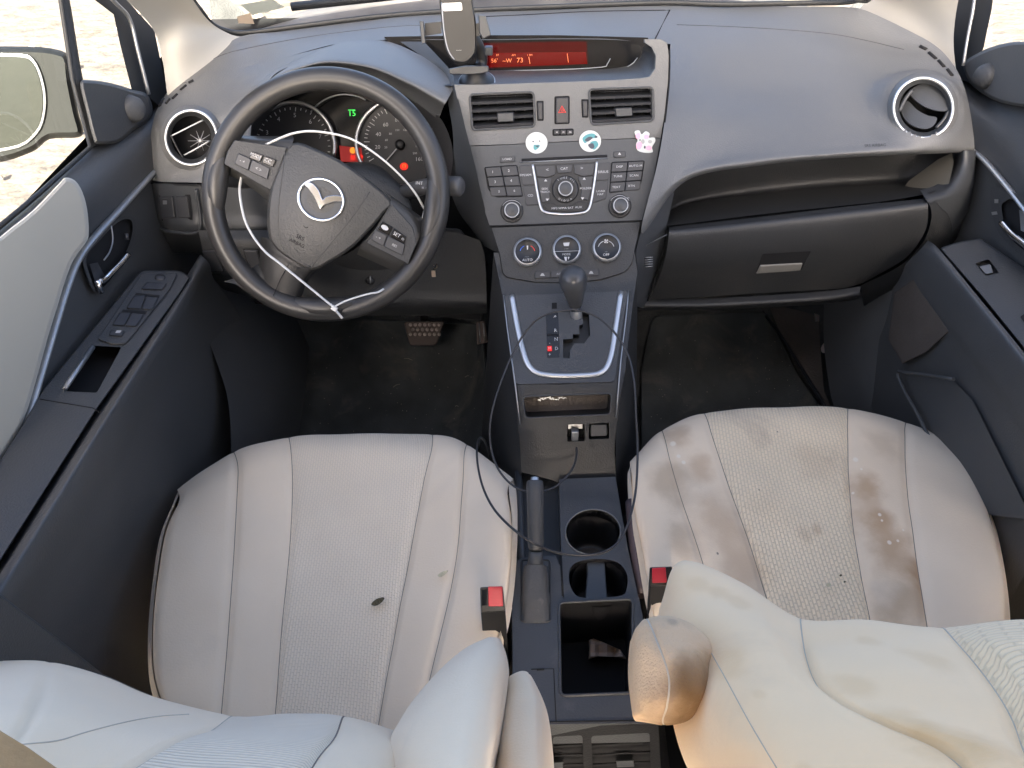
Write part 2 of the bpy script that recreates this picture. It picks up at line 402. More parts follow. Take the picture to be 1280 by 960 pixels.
def sheet(mb, outline, surf, holes=(), depth=.004, step=12, h=0., bev=.0, hole_depth=None, m=0, hm=None):
    """a skin of the given outline on a surface, with walls going inward at its edges and holes"""
    if area(outline) < 0: outline = outline[::-1]
    if bev:
        o2 = inset(outline, bev)
    else: o2 = outline
    vs, F = fill(o2, holes, step)
    V = [surf(x, y, h) for x, y in vs]; b = len(mb.v)
    # orient to the camera
    G = []
    for f in F:
        n = (V[f[1]]-V[f[0]]).cross(V[f[2]]-V[f[0]])
        G.append(f if n.dot(CP-V[f[0]]) > 0 else f[::-1])
    mb.add(V, G, True, m)
    def wall(loop, levels, m=m):
        rings = [[surf(x, y, hh) for x, y in lp] for lp, hh in levels]; n = len(rings[0]); vv = sum(rings, []); ff = []
        for k in range(len(rings)-1):
            for i in range(n):
                j = (i+1) % n; ff.append((k*n+i, k*n+j, (k+1)*n+j, (k+1)*n+i))
        mb.add(vv, ff, False, m)
    if bev: wall(outline, [(o2, h), (inset(outline, bev*.3), h-abs(depth)*.12), (outline, h-abs(depth)*.4), (outline, h-depth)])
    else: wall(outline, [(o2, h), (outline, h-depth)])
    for hl in holes: wall(hl, [(hl, h), (hl, h-(hole_depth or depth))], m if hm is None else hm)
    return mb
def plate(name, outline, surf, t, m, parent, bev=.6, step=0, holes=(), **k):
    """a raised plate of thickness t standing on the surface"""
    mb = MB(); sheet(mb, outline, surf, holes, depth=t, step=step, h=t, bev=bev)
    return mb.obj(name, m, parent, **k)
def tube(mb, pts, r, n=8, m=0, closed=False, cap=True, flat=1.):
    pts = [Vector(p) for p in pts]; N_ = len(pts); V = []; F = []
    up = Vector((0, 0, 1))
    t0 = (pts[1]-pts[0]).normalized()
    if abs(t0.dot(up)) > .9: up = Vector((1, 0, 0))
    a = t0.cross(up).normalized()
    for i, p in enumerate(pts):
        if closed: t = (pts[(i+1) % N_]-pts[i-1])
        else: t = pts[min(i+1, N_-1)]-pts[max(i-1, 0)]
        t.normalize(); a = (a-t*a.dot(t)); a.normalize(); b = t.cross(a)
        ri = r[i] if isinstance(r, (list, tuple)) else r
        for k in range(n):
            g = 2*pi*k/n; V.append(p+(a*cos(g)+b*sin(g)*flat)*ri)
    for i in range(N_ if closed else N_-1):
        for k in range(n):
            F.append((i*n+k, i*n+(k+1) % n, ((i+1) % N_)*n+(k+1) % n, ((i+1) % N_)*n+k))
    sm = [True]*len(F)
    if cap and not closed: F += [tuple(range(n))[::-1], tuple((N_-1)*n+k for k in range(n))]; sm += [False, False]
    mb.add(V, F, sm, m); return mb
def strip(mb, pts, surf, r, h=None, n=8, sub=6, m=0, closed=False, flat=1.):
    q = crp(pts, sub, closed) if sub > 1 else pts
    return tube(mb, [surf(x, y, r*.4 if h is None else h) for x, y in q], r, n, m, closed, flat=flat)
def lathe(mb, c, ax, prof, n=32, m=0, sx=1.):
    """prof: list of (radius, height along ax)"""
    ax = Vector(ax).normalized(); a = ax.cross(Vector((0, 0, 1)) if abs(ax.z) < .9 else Vector((1, 0, 0))).normalized(); b = ax.cross(a)
    V = []; F = []; sm = []
    for r, h in prof:
        for k in range(n):
            g = 2*pi*k/n; V.append(c+ax*h+(a*cos(g)*sx+b*sin(g))*max(r, 1e-5))
    for i in range(len(prof)-1):
        for k in range(n): F.append((i*n+k, i*n+(k+1) % n, (i+1)*n+(k+1) % n, (i+1)*n+k)); sm.append(True)
    mb.add(V, F, sm, m); return mb
def cuboid(mb, c, ax, ay, az, sx, sy, sz, bev=.15, m=0):
    """rounded box: centre, three axes, half sizes"""
    bm = bmesh.new(); bmesh.ops.create_cube(bm, size=2)
    for v in bm.verts: v.co = Vector((v.co.x*sx, v.co.y*sy, v.co.z*sz))
    bmesh.ops.bevel(bm, geom=list(bm.edges), offset=min(sx, sy, sz)*bev*2, segments=3, affect='EDGES', profile=.6)
    V = [c+ax*v.co.x+ay*v.co.y+az*v.co.z for v in bm.verts]; bm.verts.index_update(); F = [tuple(v.index for v in f.verts) for f in bm.faces]
    bm.free(); mb.add(V, F, True, m); return mb
def size_at(p): return (Vector(p)-CP).dot(FW)/FPX      # metres per photo pixel at a place
def text(mb, s, x, y, hpx, surf, m=0, h=.0006, rot=None, xs=1., align='CENTER'):
    """lettering laid on a surface; hpx: cap height in photo pixels; rot: slope in the photo"""
    cu = bpy.data.curves.new('t', 'FONT'); cu.body = s; cu.align_x = align; cu.align_y = 'CENTER'; cu.size = 1; cu.resolution_u = 2
    to = bpy.data.objects.new('t', cu); COL.objects.link(to); bpy.context.view_layer.update()
    me = bpy.data.meshes.new_from_object(to); bpy.data.objects.remove(to)
    sc = hpx/.7; a = ROLL*0-.035 if rot is None else rot; V = []
    for v in me.vertices:
        dx, dy = v.co.x*sc*xs, -v.co.y*sc
        V.append(surf(x+dx*cos(a)-dy*sin(a), y+dx*sin(a)+dy*cos(a), h))
    mb.add(V, [tuple(p.vertices) for p in me.polygons], False, m); bpy.data.meshes.remove(me); return mb
def flatpoly(mb, pts, surf, h, m=0):
    vs, F = fill(pts if area(pts) > 0 else pts[::-1], (), 0); V = [surf(x, y, h) for x, y in vs]; mb.add(V, F, False, m); return mb

exec_parts = True
# ================================================================== SETTING: soil outside, carpeted cabin floor, roof
def PX(v): return Plane((v, 0, 0), (1 if v < 0 else -1, 0, 0))
def PY(v, tilt=0.): return Plane((0, v, .5), (0, -1, tilt))
def PZ(v): return Plane((0, 0, v), (0, 0, 1))
mb = MB(); V, F, _, _ = loft([[Vector((x, y, -.32+.03*sin(x*1.7+y*.9))) for x in range(-60, 61, 12)] for y in range(-60, 61, 12)], 6, 6)
mb.add(V, F, True); tag(mb.obj('ground', 'soil'), kind='structure')
# stones and twigs scattered on the soil
mb = MB()
for i in range(260):
    s = random.choice((-1, 1)); x = s*random.uniform(1.0, 6); y = random.uniform(-.5, 7); r = random.uniform(.006, .035)
    c = Vector((x, y, -.31)); n = 7; V = [c+Vector((cos(2*pi*k/n)*r*random.uniform(.7, 1.2), sin(2*pi*k/n)*r*random.uniform(.7, 1.2), 0)) for k in range(n)]
    V += [c+Vector((cos(2*pi*k/n)*r*.55, sin(2*pi*k/n)*r*.55, r*random.uniform(.5, .9))) for k in range(n)]
    mb.add(V, [(k, (k+1) % n, n+(k+1) % n, n+k) for k in range(n)]+[tuple(range(n, 2*n))], False)
mb.obj('gravel', mat('stones', (.36, .29, .21), .9, var=(30, .3)))['kind'] = 'stuff'
# a dab of white lime on the soil beyond the left front window
# cabin floor: carpet rising to the firewall, tunnel in the middle
def floor_h(x, y):
    a = abs(x); z = .0
    z += .23*max(0, 1-(a/.17)**4) if a < .17 else 0
    if y > 1.25: z += ((y-1.25)/.42)**1.5*.40
    if a > .56: z += (a-.56)*1.1
    return z
rows = [[Vector((x/20, y/20, floor_h(x/20, y/20))) for x in range(-15, 16)] for y in range(-40, 37, 1)]
V, F, _, _ = loft(rows, 2, 2); mb = MB().add(V, F, True); fl = mb.obj('floor', 'carpet'); tag(fl, kind='structure')
FLOOR = OnMesh(V, F)
# roof panel over the cabin, with its lining
mb = MB(); rows = []
for y in (-1.9, -1.2, -.4, .1, .36):
    rows.append([Vector((x, y, 1.46-.05*(x/.7)**2-(.05 if y > .5 else 0)-(.05 if y < -1.5 else 0))) for x in (-.80, -.5, -.15, .15, .5, .80)])
V, F, _, _ = loft(rows, 4, 4); mb.add(V, F, True); mb.add([v+Vector((0, 0, .03)) for v in V], F, True)
tag(mb.obj('ceiling', 'lining'), kind='structure')

# ================================================================== CAR BODY: pillars, windscreen, bonnet
body = thing('body_shell', 'pale grey windscreen pillars and black-edged windscreen framing the cabin', 'car body', (0, 1.3, 0))
def grid(name, rows, ax, m, parent, nu=6, nv=6, **k):
    V, F, fc, uv = loft([A(r, ax) for r in rows], nu, nv); mb = MB().add(V, F, True)
    o = mb.obj(name, m, parent, **k); return V, F
grid('windscreen_pillar', [[(214, 150, -.685), (208, 110, -.685), (203, 75, -.68), (190, 34, -.67), (143, -14, -.65), (40, -110, -.61)],
                      [(240, 120, -.645), (236, 86, -.645), (232, 55, -.64), (224, 22, -.64), (190, -20, -.62), (110, -110, -.585)],
                      [(310, 75, -.565), (306, 50, -.572), (286, 42, -.595), (262, 27, -.61), (236, -8, -.60), (180, -100, -.56)]], 'X', 'pillar', body, label='pale grey left pillar beside the driver')
grid('windscreen_pillar', [[(1199, 130, .685), (1196, 95, .685), (1192, 50, .68), (1198, 0, .67), (1215, -60, .645), (1240, -140, .61)],
                      [(1150, 100, .645), (1148, 60, .645), (1143, 20, .64), (1150, -15, .625), (1165, -60, .60), (1185, -140, .57)],
                      [(1070, 50, .56), (1066, 20, .565), (1080, 6, .58), (1098, -12, .59), (1115, -60, .565), (1130, -140, .54)]], 'X', 'pillar', body, label='cream right pillar beside the passenger')
# black rubber edge round the foot of the windscreen
gk = A([(180, -100, 1.2), (236, -8, 1.385), (250, 12, 1.41), (265, 30, 1.435), (284, 39, 1.45), (310, 41, 1.46), (380, 32, 1.475), (470, 21, 1.49), (560, 14, 1.50), (700, 8, 1.51), (830, 3.5, 1.51), (900, 5.5, 1.50), (1000, 4, 1.48), (1050, 3, 1.455), (1072, 0, 1.43), (1092, -10, 1.40), (1130, -140, 1.1)])
mb = MB(); tube(mb, crv(gk, 5), .0052, 8, flat=.8); mb.obj('windscreen_seal', 'rubber', body)
# the windscreen itself: from its foot up and back to the roof
base = A([(238, -6, 1.39), (310, 38, 1.465), (470, 18, 1.495), (700, 5, 1.515), (900, 2, 1.505), (1050, 0, 1.46), (1090, -10, 1.40)])
top = [Vector((x, .37, 1.42-.04*(x/.6)**2)) for x in (-.54, -.46, -.26, 0, .26, .46, .52)]
V, F, _, _ = loft([base, [(a+b)/2+Vector((0, .03, .04)) for a, b in zip(base, top)], top], 4, 5); MB().add(V, F, True).obj('windscreen', 'glass', body)
# outer skins: doors are closed below the windows, firewall ahead of the dash
V, F, _, _ = loft([[Vector((x, 1.66, z)) for x in (-.75, 0, .75)] for z in (-.15, .4, .77)], 2, 2); MB().add(V, F, True).obj('firewall', 'void', body)
V, F, _, _ = loft([[Vector((x, y, z)) for x, z in ((-.77, -.15), (-.80, .3), (-.775, .70))] for y in (-1.9, -1.0, -.12)], 2, 2); MB().add(V, F, True).obj('rear_side', 'paint', body)
V, F, _, _ = loft([[Vector((x, y, z)) for x, z in ((.77, -.15), (.80, .3), (.775, .70))] for y in (-1.9, -1.0, -.12)], 2, 2); MB().add(V, F, True).obj('rear_side', 'paint', body)
V, F, _, _ = loft([[Vector((x, -1.95, z)) for x in (-.75, 0, .75)] for z in (-.15, .4, 1.0)], 2, 2); MB().add(V, F, True).obj('tailgate', 'paint', body)
for sx in (-1, 1):
    for y in (-.16, -1.1):
        mb = MB(); tube(mb, [Vector((sx*.76, y, .0)), Vector((sx*.76, y, .7)), Vector((sx*.68, y-.03, 1.38))], .055, 8, flat=.5); mb.obj('side_pillar', 'pillar', body)
# bonnet and wiper trough beyond the glass
rows = [[Vector((x, 1.60+.0*x, .80-.10*(x/.75)**2)) for x in (-.78, -.5, -.2, .2, .5, .78)],
        [Vector((x, 1.70, .82-.11*(x/.75)**2)) for x in (-.78, -.5, -.2, .2, .5, .78)],
        [Vector((x, 2.1, .72-.12*(x/.75)**2)) for x in (-.76, -.5, -.2, .2, .5, .76)],
        [Vector((x, 2.45, .50-.12*(x/.75)**2)) for x in (-.70, -.5, -.2, .2, .5, .70)], [Vector((x, 2.55, .1)) for x in (-.66, -.5, -.2, .2, .5, .66)]]
V, F, _, _ = loft(rows, 4, 4); MB().add(V, F, True).obj('bonnet', 'hood', body)
rows = [[Vector((x, 1.50, .79)) for x in (-.7, -.3, .3, .7)], [Vector((x, 1.62, .76)) for x in (-.7, -.3, .3, .7)]]
V, F, _, _ = loft(rows, 4, 2); MB().add(V, F, True).obj('wiper_trough', 'hood', body)
mb = MB(); tube(mb, [Vector((.05, 1.56, .86)), Vector((.55, 1.53, .83))], .008); tube(mb, [Vector((-.5, 1.53, .83)), Vector((.0, 1.57, .86))], .008); mb.obj('wiper', 'black', body)
# inspection stickers inside the glass, lower left corner
GL = pf((300, 20, 'Y', 1.445), (380, 10, 'Y', 1.46), (330, -30, 'Y', 1.40))
mb = MB(); flatpoly(mb, [(300, 6), (340, -1), (356, 9), (316, 19)], GL, .0); mb.obj('windscreen_sticker', mat('sticker_grey', (.30, .32, .31), .6), body)
mb = MB(); flatpoly(mb, [(296, 21), (313, 16), (318, 30), (298, 29)], GL, .0); mb.obj('windscreen_sticker', 'paper', body)

# ================================================================== DRIVER'S DOOR (left)
dl = thing('front_door', 'dark driver door with grey cloth panel and window switches, left of the steering wheel', 'car door', (-.72, .6, 0), 'front doors')
X70, X69, X60 = PX(-.70), PX(-.69), PX(-.60)
V, F, _, _ = loft([[Vector((x, y, z)) for x, z in ((-.765, -.12), (-.80, .3), (-.77, .68), (-.75, .765))] for y in (-.12, .4, 1.0, 1.66)], 2, 2); MB().add(V, F, True).obj('outer_skin', 'paint', dl)
V, F, _, _ = loft([[Vector((x, y, z)) for x, z in ((-.64, -.0), (-.69, .12), (-.725, .50), (-.742, .70), (-.768, .742))] for y in (-.12, .4, 1.0, 1.30)], 3, 2); MB().add(V, F, True).obj('door_lining', 'doorlow', dl)
# upper trim: rolls from the window sill inwards
grid('upper_trim', [[(218, 118, -.735), (172, 150, -.735), (118, 181, -.735), (50, 241, -.735), (-10, 292, -.735), (-90, 360, -.735)],
                    [(208, 130, -.71), (180, 158, -.712), (128, 196, -.715), (62, 252, -.715), (0, 304, -.715), (-80, 375, -.715)],
                    [(204, 165, -.69), (184, 183, -.695), (140, 222, -.70), (80, 282, -.70), (20, 340, -.70), (-60, 410, -.70)],
                    [(200, 215, -.685), (182, 232, -.69), (148, 268, -.695), (100, 330, -.70), (60, 400, -.70), (-20, 520, -.70)]], 'X', 'door', dl, 8, 6)
# lower field round the handle
mb = MB(); sheet(mb, [(230, 150), (205, 185), (182, 226), (150, 262), (112, 300), (88, 342), (74, 385), (58, 440), (32, 520), (0, 590), (-60, 700), (40, 640), (140, 470), (190, 350), (235, 340), (262, 300), (240, 200)], PX(-.698),
                 depth=.01, step=20); mb.obj('middle_trim', 'doorlow', dl)
# cloth panel: padded
o_ = [(-60, 350), (0, 296), (40, 264), (74, 229), (82, 222), (94, 226), (103, 240), (109, 262), (111, 292), (107, 304), (92, 325), (82, 350), (72, 383), (60, 422), (45, 478), (31, 524), (14, 556), (0, 578), (-60, 650)]
mb = MB(); sheet(mb, crp(o_, 3, True), PX(-.702), depth=.02, h=.017, bev=5, step=18); mb.obj('cloth_panel', 'doorfab', dl)
# bright strip beneath the cloth panel
mb = MB(); strip(mb, [(204, 200), (182, 226), (150, 262), (117, 298), (97, 326), (82, 364), (68, 410), (50, 470), (34, 522), (24, 545)], PX(-.69), .0065, .0, flat=.6)
mb.obj('trim_strip', 'satin2', dl)
# inner handle: dished cup, bezel, lever, lock
cup = crp([(108, 322), (125, 300), (147, 278), (162, 274), (166, 284), (162, 304), (150, 330), (136, 352), (122, 362), (114, 348)], 4, True)
cupo = inset(cup, -4)
mb = MB(); sheet(mb, cupo, PX(-.695), holes=[cup[::-1]], depth=.006, h=.007, step=0); bz = mb.obj('handle_bezel', 'door', dl)
mb = MB(); sheet(mb, cup, PX(-.695), depth=.004, h=-.0, step=0); mb.obj('handle_recess', 'void', dl)
mb = MB(); strip(mb, [(160, 318), (150, 330), (138, 342), (130, 350), (124, 352)], PX(-.695), .0045, .016); strip(mb, [(121, 350), (127, 366)], PX(-.695), .0040, .014, sub=1)
mb.obj('door_handle', 'chrome', dl)
mb = MB(); flatpoly(mb, [(112, 330), (122, 328), (131, 345), (120, 356)], PX(-.695), .008); strip(mb, [(158, 292), (159, 300)], PX(-.695), .003, .012, sub=1); mb.obj('lock_lever', 'key', dl)
mb = MB(); strip(mb, [(139, 282), (141, 300), (137, 315), (130, 325)], PX(-.695), .0012, .008); mb.obj('recess_rib', 'satin2', dl)
# armrest top with switch plate
ARM = pf((236, 346, 'X', -.600), (0, 722, 'X', -.600), (60, 470, 'X', -.69))
AT = [(176, 338, 6), (226, 338, 8), (238, 347, 3), (226, 366), (121, 512), (0, 702), (-60, 790), (-80, 640), (0, 575), (32, 524), (54, 486)]
wells = [rr([(134, 434), (152, 434), (121, 490), (84, 488)], 3)]
mb = MB(); sheet(mb, rr(AT, 2), ARM, holes=[rr([(117, 432), (152, 434), (121, 491), (79, 489)], 3)[::-1]], depth=.035, h=0, bev=1.5, step=20, hole_depth=.03); mb.obj('armrest', 'door', dl)
mb = MB(); sheet(mb, [(110, 425), (160, 425), (130, 500), (70, 500)], ARM, depth=.002, h=-.03, step=0); mb.obj('pull_pocket', 'void', dl)
mb = MB(); strip(mb, [(116, 434), (80, 487)], ARM, .0035, -.001, sub=1); mb.obj('pull_lip', 'satin2', dl)
mb = MB(); strip(mb, [(50, 499), (116, 510), (124, 515)], ARM, .0008, .0, sub=1); mb.obj('armrest_joint', 'void', dl)
sw = plate('switch_panel', rr([(178, 341), (222, 342), (212, 362), (157, 430), (140, 430), (122, 424)], 4), ARM, .003, 'door', dl)
def key4(p, h, m='key', par=None, name='window_switch', t=.003):
    return plate(name, rr(p, 2), lambda x, y, hh=0: ARM(x, y, hh+h), t, m, par or sw, bev=1.2)
key4([(184, 352), (209, 354), (203, 362), (176, 361)], .003, name='mirror_switch')
for a in ([(168, 369), (182, 369), (176, 386), (158, 385)], [(183, 370), (198, 372), (190, 387), (177, 386)], [(150, 390), (164, 391), (155, 407), (140, 406)], [(165, 391), (180, 393), (170, 408), (156, 407)]): key4(a, .003)
for a in ([(170, 366), (200, 369), (198, 373), (168, 370)], [(154, 387), (184, 389), (182, 393), (151, 391)]):
    mb = MB(); flatpoly(mb, a, ARM, .0036); mb.obj('switch_recess', 'void', sw)
key4([(139, 412), (156, 413), (152, 420), (136, 419)], .003, name='lock_switch')
mb = MB(); flatpoly(mb, [(146, 413), (152, 413), (150, 416), (144, 416)], ARM, .0065); mb.obj('lock_mark', 'white', sw)
mb = MB(); lathe(mb, ARM(200, 347, .003), ARM.n, [(0, .0025), (.007, .0025), (.008, 0)], 20); mb.obj('mirror_knob', 'key', sw)
# inner side of the armrest, falling to the door pocket
grid('lower_trim', [[(250, 318, -.64), (235, 342, -.64), (203, 388, -.64), (112, 522, -.64), (50, 622, -.64), (-10, 716, -.64), (-70, 805, -.64)],
                    [(252, 320, -.612), (239, 347, -.600), (210, 393, -.598), (122, 531, -.596), (60, 630, -.596), (0, 726, -.596), (-60, 815, -.596)],
                    [(262, 330, -.60), (247, 352, -.595), (222, 395, -.590), (134, 537, -.586), (74, 640, -.586), (16, 735, -.586), (-40, 830, -.586)],
                    [(268, 350, -.61), (258, 372, -.612), (238, 415, -.612), (165, 570, -.612), (112, 670, -.612), (60, 765, -.612), (0, 860, -.612)],
                    [(290, 380, -.62), (282, 410, -.622), (268, 450, -.622), (222, 600, -.622), (180, 720, -.622), (140, 830, -.622), (90, 940, -.622)],
                    [(320, 430, -.62), (318, 450, -.622), (312, 480, -.622), (285, 640, -.622), (255, 770, -.622), (230, 890, -.622), (200, 1000, -.622)]], 'X', 'doorlow', dl, 6, 8)
mb = MB(); sheet(mb, [(-60, 700), (0, 742), (60, 788), (128, 842), (186, 868), (190, 905), (-60, 920)], PX(-.565), depth=.03, h=0, bev=3, step=0); mb.obj('sill_trim', 'door', dl)
# window frame, divider bar, sail cover with tweeter
mb = MB(); sheet(mb, [(96, -60), (135, -26), (193, 38), (208, 112), (203, 136), (187, 122), (164, 110), (150, 55), (142, 18), (112, -5), (60, -60)], PX(-.72), depth=.03, step=0); mb.obj('window_frame', 'rubber', dl)
mb = MB(); strip(mb, [(100, -45), (143, 2), (162, 24), (172, 62), (186, 118)], PX(-.71), .0035, 0); mb.obj('door_seal', 'satin2', dl)
mb = MB(); strip(mb, [(66, -60), (80, 0), (97, 100), (119, 182)], PX(-.73), .0105, 0, flat=.6); mb.obj('window_divider', 'rubber', dl)
mb = MB(); strip(mb, [(60, -60), (76, 0), (91, 100), (113, 184), (50, 241), (-30, 308)], PX(-.728), .0035, 0, sub=1); mb.obj('window_seal', 'rubber', dl)
mb = MB(); sheet(mb, crp([(100, 104), (112, 100), (140, 104), (166, 112), (184, 118), (191, 138), (184, 152), (166, 164), (148, 178), (122, 180), (116, 172), (108, 140)], 4, True), PX(-.735), depth=.03, h=.028, bev=4, step=0); sc_ = mb.obj('mirror_cover', 'door', dl)
mb = MB(); c = at(164, 136, 'X', -.708); lathe(mb, c, Vector((1, -.5, .1)), [(0, .016), (.014, .016), (.020, .010), (.022, 0), (.022, -.02)], 32); mb.obj('tweeter', 'doorlow', sc_)
mb = MB(); flatpoly(mb, [(-200, 480), (-200, -300), (60, -120), (150, -30), (165, 112), (116, 180), (0, 285)], PX(-.75), 0); mb.obj('window_glass', 'glass', dl)
# outside mirror
mp = at(20, 130, 'X', -.93); MP = Plane(mp, (.25, -1, .12))
mb = MB(); sheet(mb, crp([(-110, 90), (-40, 62), (30, 58), (72, 62), (86, 72), (90, 100), (98, 140), (104, 164), (96, 172), (62, 174), (40, 190), (-10, 204), (-90, 200)], 4, True), MP, depth=.14, h=0, bev=7, step=24)
sm_ = mb.obj('side_mirror', 'paint', dl)
mb = MB(); sheet(mb, crp([(-105, 100), (-40, 70), (20, 67), (42, 74), (55, 104), (57, 138), (46, 168), (10, 188), (-90, 190)], 4, True), MP, depth=.004, h=.006, bev=2, step=0); mb.obj('mirror_rim', 'satin2', sm_)
mb = MB(); flatpoly(mb, crp([(-105, 104), (-40, 74), (20, 71), (40, 78), (51, 106), (53, 137), (43, 165), (10, 184), (-90, 186)], 4, True), MP, .0085); mb.obj('mirror_glass', 'mirror', sm_)

# ================================================================== PASSENGER'S DOOR (right)
dr = thing('front_door', 'dark passenger door with a single window switch, right of the glove box', 'car door', (.72, .8, 0), 'front doors')
V, F, _, _ = loft([[Vector((x, y, z)) for x, z in ((.765, -.12), (.80, .3), (.77, .68), (.75, .79))] for y in (-.12, .4, 1.0, 1.66)], 2, 2); MB().add(V, F, True).obj('outer_skin', 'paint', dr)
grid('upper_trim', [[(1196, 92, .735), (1212, 104, .735), (1238, 122, .735), (1285, 130, .735), (1360, 200, .735), (1440, 300, .735)],
                    [(1200, 120, .70), (1214, 132, .705), (1240, 152, .71), (1290, 185, .715), (1360, 250, .715), (1440, 350, .715)],
                    [(1208, 160, .69), (1218, 168, .695), (1242, 188, .70), (1290, 230, .70), (1360, 310, .70), (1440, 410, .70)],
                    [(1212, 188, .685), (1220, 194, .69), (1244, 220, .695), (1290, 275, .695), (1360, 360, .695), (1440, 460, .695)]], 'X', 'door', dr)
mb = MB(); sheet(mb, [(1180, 160), (1222, 190), (1250, 220), (1284, 268), (1400, 400), (1400, 560), (1280, 430), (1225, 350), (1150, 340), (1150, 200)], PX(.698), depth=.01, step=20); mb.obj('middle_trim', 'doorlow', dr)
V, F, _, _ = loft([[Vector((x, y, z)) for x, z in ((.64, -.0), (.69, .12), (.725, .50), (.742, .70), (.768, .742))] for y in (-.12, .4, 1.0, 1.30)], 3, 2); MB().add(V, F, True).obj('door_lining', 'doorlow', dr)
mr_ = Plane(Vector((.96, 1.27, .78)), (-.25, -1, .12))
V, F, _, _ = loft([[Vector((x, y, z)) for x, z in ((.84, .72), (.86, .70), (1.0, .69), (1.10, .72), (1.11, .80), (1.06, .86), (.90, .86), (.85, .82), (.84, .74))] for y in (1.26, 1.30, 1.36)]+[[Vector((.97+(x-.97)*.5, 1.41, .78+(z-.78)*.5)) for x, z in ((.84, .72), (.86, .70), (1.0, .69), (1.10, .72), (1.11, .80), (1.06, .86), (.90, .86), (.85, .82), (.84, .74))]], 4, 4); sm2 = MB().add(V, F, True).obj('side_mirror', 'paint', dr)
mb = MB(); mb.add([Vector((x, 1.263, z)) for x, z in ((.85, .71), (1.0, .70), (1.095, .73), (1.10, .80), (1.05, .85), (.90, .85), (.85, .81))], [tuple(range(7))], False); mb.obj('mirror_glass', 'mirror', sm2)
mb = MB(); strip(mb, [(1216, 188), (1232, 202), (1256, 230), (1286, 268), (1340, 340)], PX(.69), .0055, 0, flat=.6); mb.obj('trim_strip', 'satin', dr)
cup = crp([(1252, 262), (1256, 252), (1270, 250), (1300, 272), (1330, 310), (1340, 340), (1320, 340), (1290, 320), (1262, 296)], 4, True)
mb = MB(); sheet(mb, crp([(1238, 238), (1246, 233), (1262, 238), (1300, 262), (1345, 330), (1345, 352), (1320, 350), (1284, 326), (1254, 298), (1242, 276)], 4, True), PX(.695), holes=[cup[::-1]], depth=.006, h=.007, step=0); mb.obj('handle_bezel', 'door', dr)
mb = MB(); sheet(mb, cup, PX(.695), depth=.004, step=0); mb.obj('handle_recess', 'void', dr)
mb = MB(); strip(mb, [(1252, 278), (1264, 292), (1280, 305), (1300, 322)], PX(.695), .005, .016); mb.obj('door_handle', 'chrome', dr)
mb = MB(); flatpoly(mb, [(1274, 262), (1290, 270), (1300, 300), (1276, 288)], PX(.695), .008); mb.obj('lock_lever', 'satin2', dr)
mb = MB()
flatpoly(mb, [(1243, 249), (1248, 249), (1248, 254), (1243, 254)], PX(.695), .0095); flatpoly(mb, [(1239, 265), (1246, 264), (1247, 268), (1240, 269)], PX(.695), .0095); mb.obj('lock_mark', 'satin', dr)
ARMR = pf((1176, 311, 'X', .600), (1280, 436, 'X', .600), (1280, 335, 'X', .69))
hole = rr([(1219, 329), (1236, 324), (1249, 341), (1232, 345)], 2)
mb = MB(); sheet(mb, rr([(1174, 310, 6), (1199, 302, 6), (1226, 298), (1280, 334), (1380, 440), (1380, 560), (1280, 436), (1228, 372)], 2), ARMR, holes=[hole[::-1]], depth=.03, bev=1.5, step=20, hole_depth=.01); ar_ = mb.obj('armrest', 'door', dr)
mb = MB(); flatpoly(mb, inset(hole, -2), ARMR, -.008); mb.obj('switch_recess', 'lower', dr)
plate('window_switch', rr([(1224, 333), (1238, 330), (1242, 341), (1232, 343)], 2), lambda x, y, h=0: ARMR(x, y, h-.008), .008, 'satin2', dr)
h2 = rr([(1275, 396), (1284, 390), (1340, 450), (1330, 470)], 2)
mb = MB(); flatpoly(mb, h2, ARMR, .001); mb.obj('pull_pocket', 'void', dr)
grid('lower_trim', [[(1160, 300, .62), (1174, 312, .601), (1226, 375, .599), (1280, 441, .597), (1380, 570, .597)],
                    [(1150, 312, .60), (1168, 322, .59), (1216, 378, .588), (1272, 448, .586), (1372, 580, .586)],
                    [(1132, 330, .605), (1150, 352, .600), (1186, 398, .598), (1250, 478, .596), (1340, 610, .596)],
                    [(1120, 346, .615), (1136, 372, .61), (1170, 420, .61), (1236, 510, .61), (1320, 650, .61)],
                    [(1100, 420, .62), (1110, 440, .62), (1136, 500, .62), (1180, 600, .62), (1260, 760, .62)],
                    [(1060, 460, .62), (1080, 490, .62), (1110, 560, .62), (1150, 680, .62), (1240, 860, .62)]], 'X', 'doorlow', dr)
mb = MB(); sheet(mb, [(1118, 366), (1143, 348), (1186, 414), (1158, 440), (1128, 455), (1110, 424)], PX(.612), depth=.003, h=.009, bev=2, step=0); mb.obj('pocket_liner', 'brown', dr)
mb = MB(); sheet(mb, rr([(1128, 468), (1192, 476), (1216, 500), (1290, 650), (1210, 640), (1165, 560)], 4), PX(.612), depth=.003, h=.006, step=0); mb.obj('door_pocket', 'doorlow', dr)
mb = MB(); strip(mb, [(1192, 474), (1160, 469), (1132, 466), (1122, 466), (1130, 488), (1148, 520), (1168, 560), (1200, 620)], PX(.592), .003, 0, sub=3); mb.obj('pocket_edge', 'doorlow', dr)
mb = MB(); sheet(mb, [(1194, -60), (1190, 0), (1184, 62), (1196, 96), (1212, 104), (1210, 74), (1229, 62), (1240, 10), (1248, -60)], PX(.715), depth=.03, step=0); mb.obj('window_frame', 'rubber', dr)
mb = MB(); strip(mb, [(1222, -60), (1218, 0), (1209, 50), (1204, 82)], PX(.705), .003, 0); mb.obj('door_seal', 'satin2', dr)
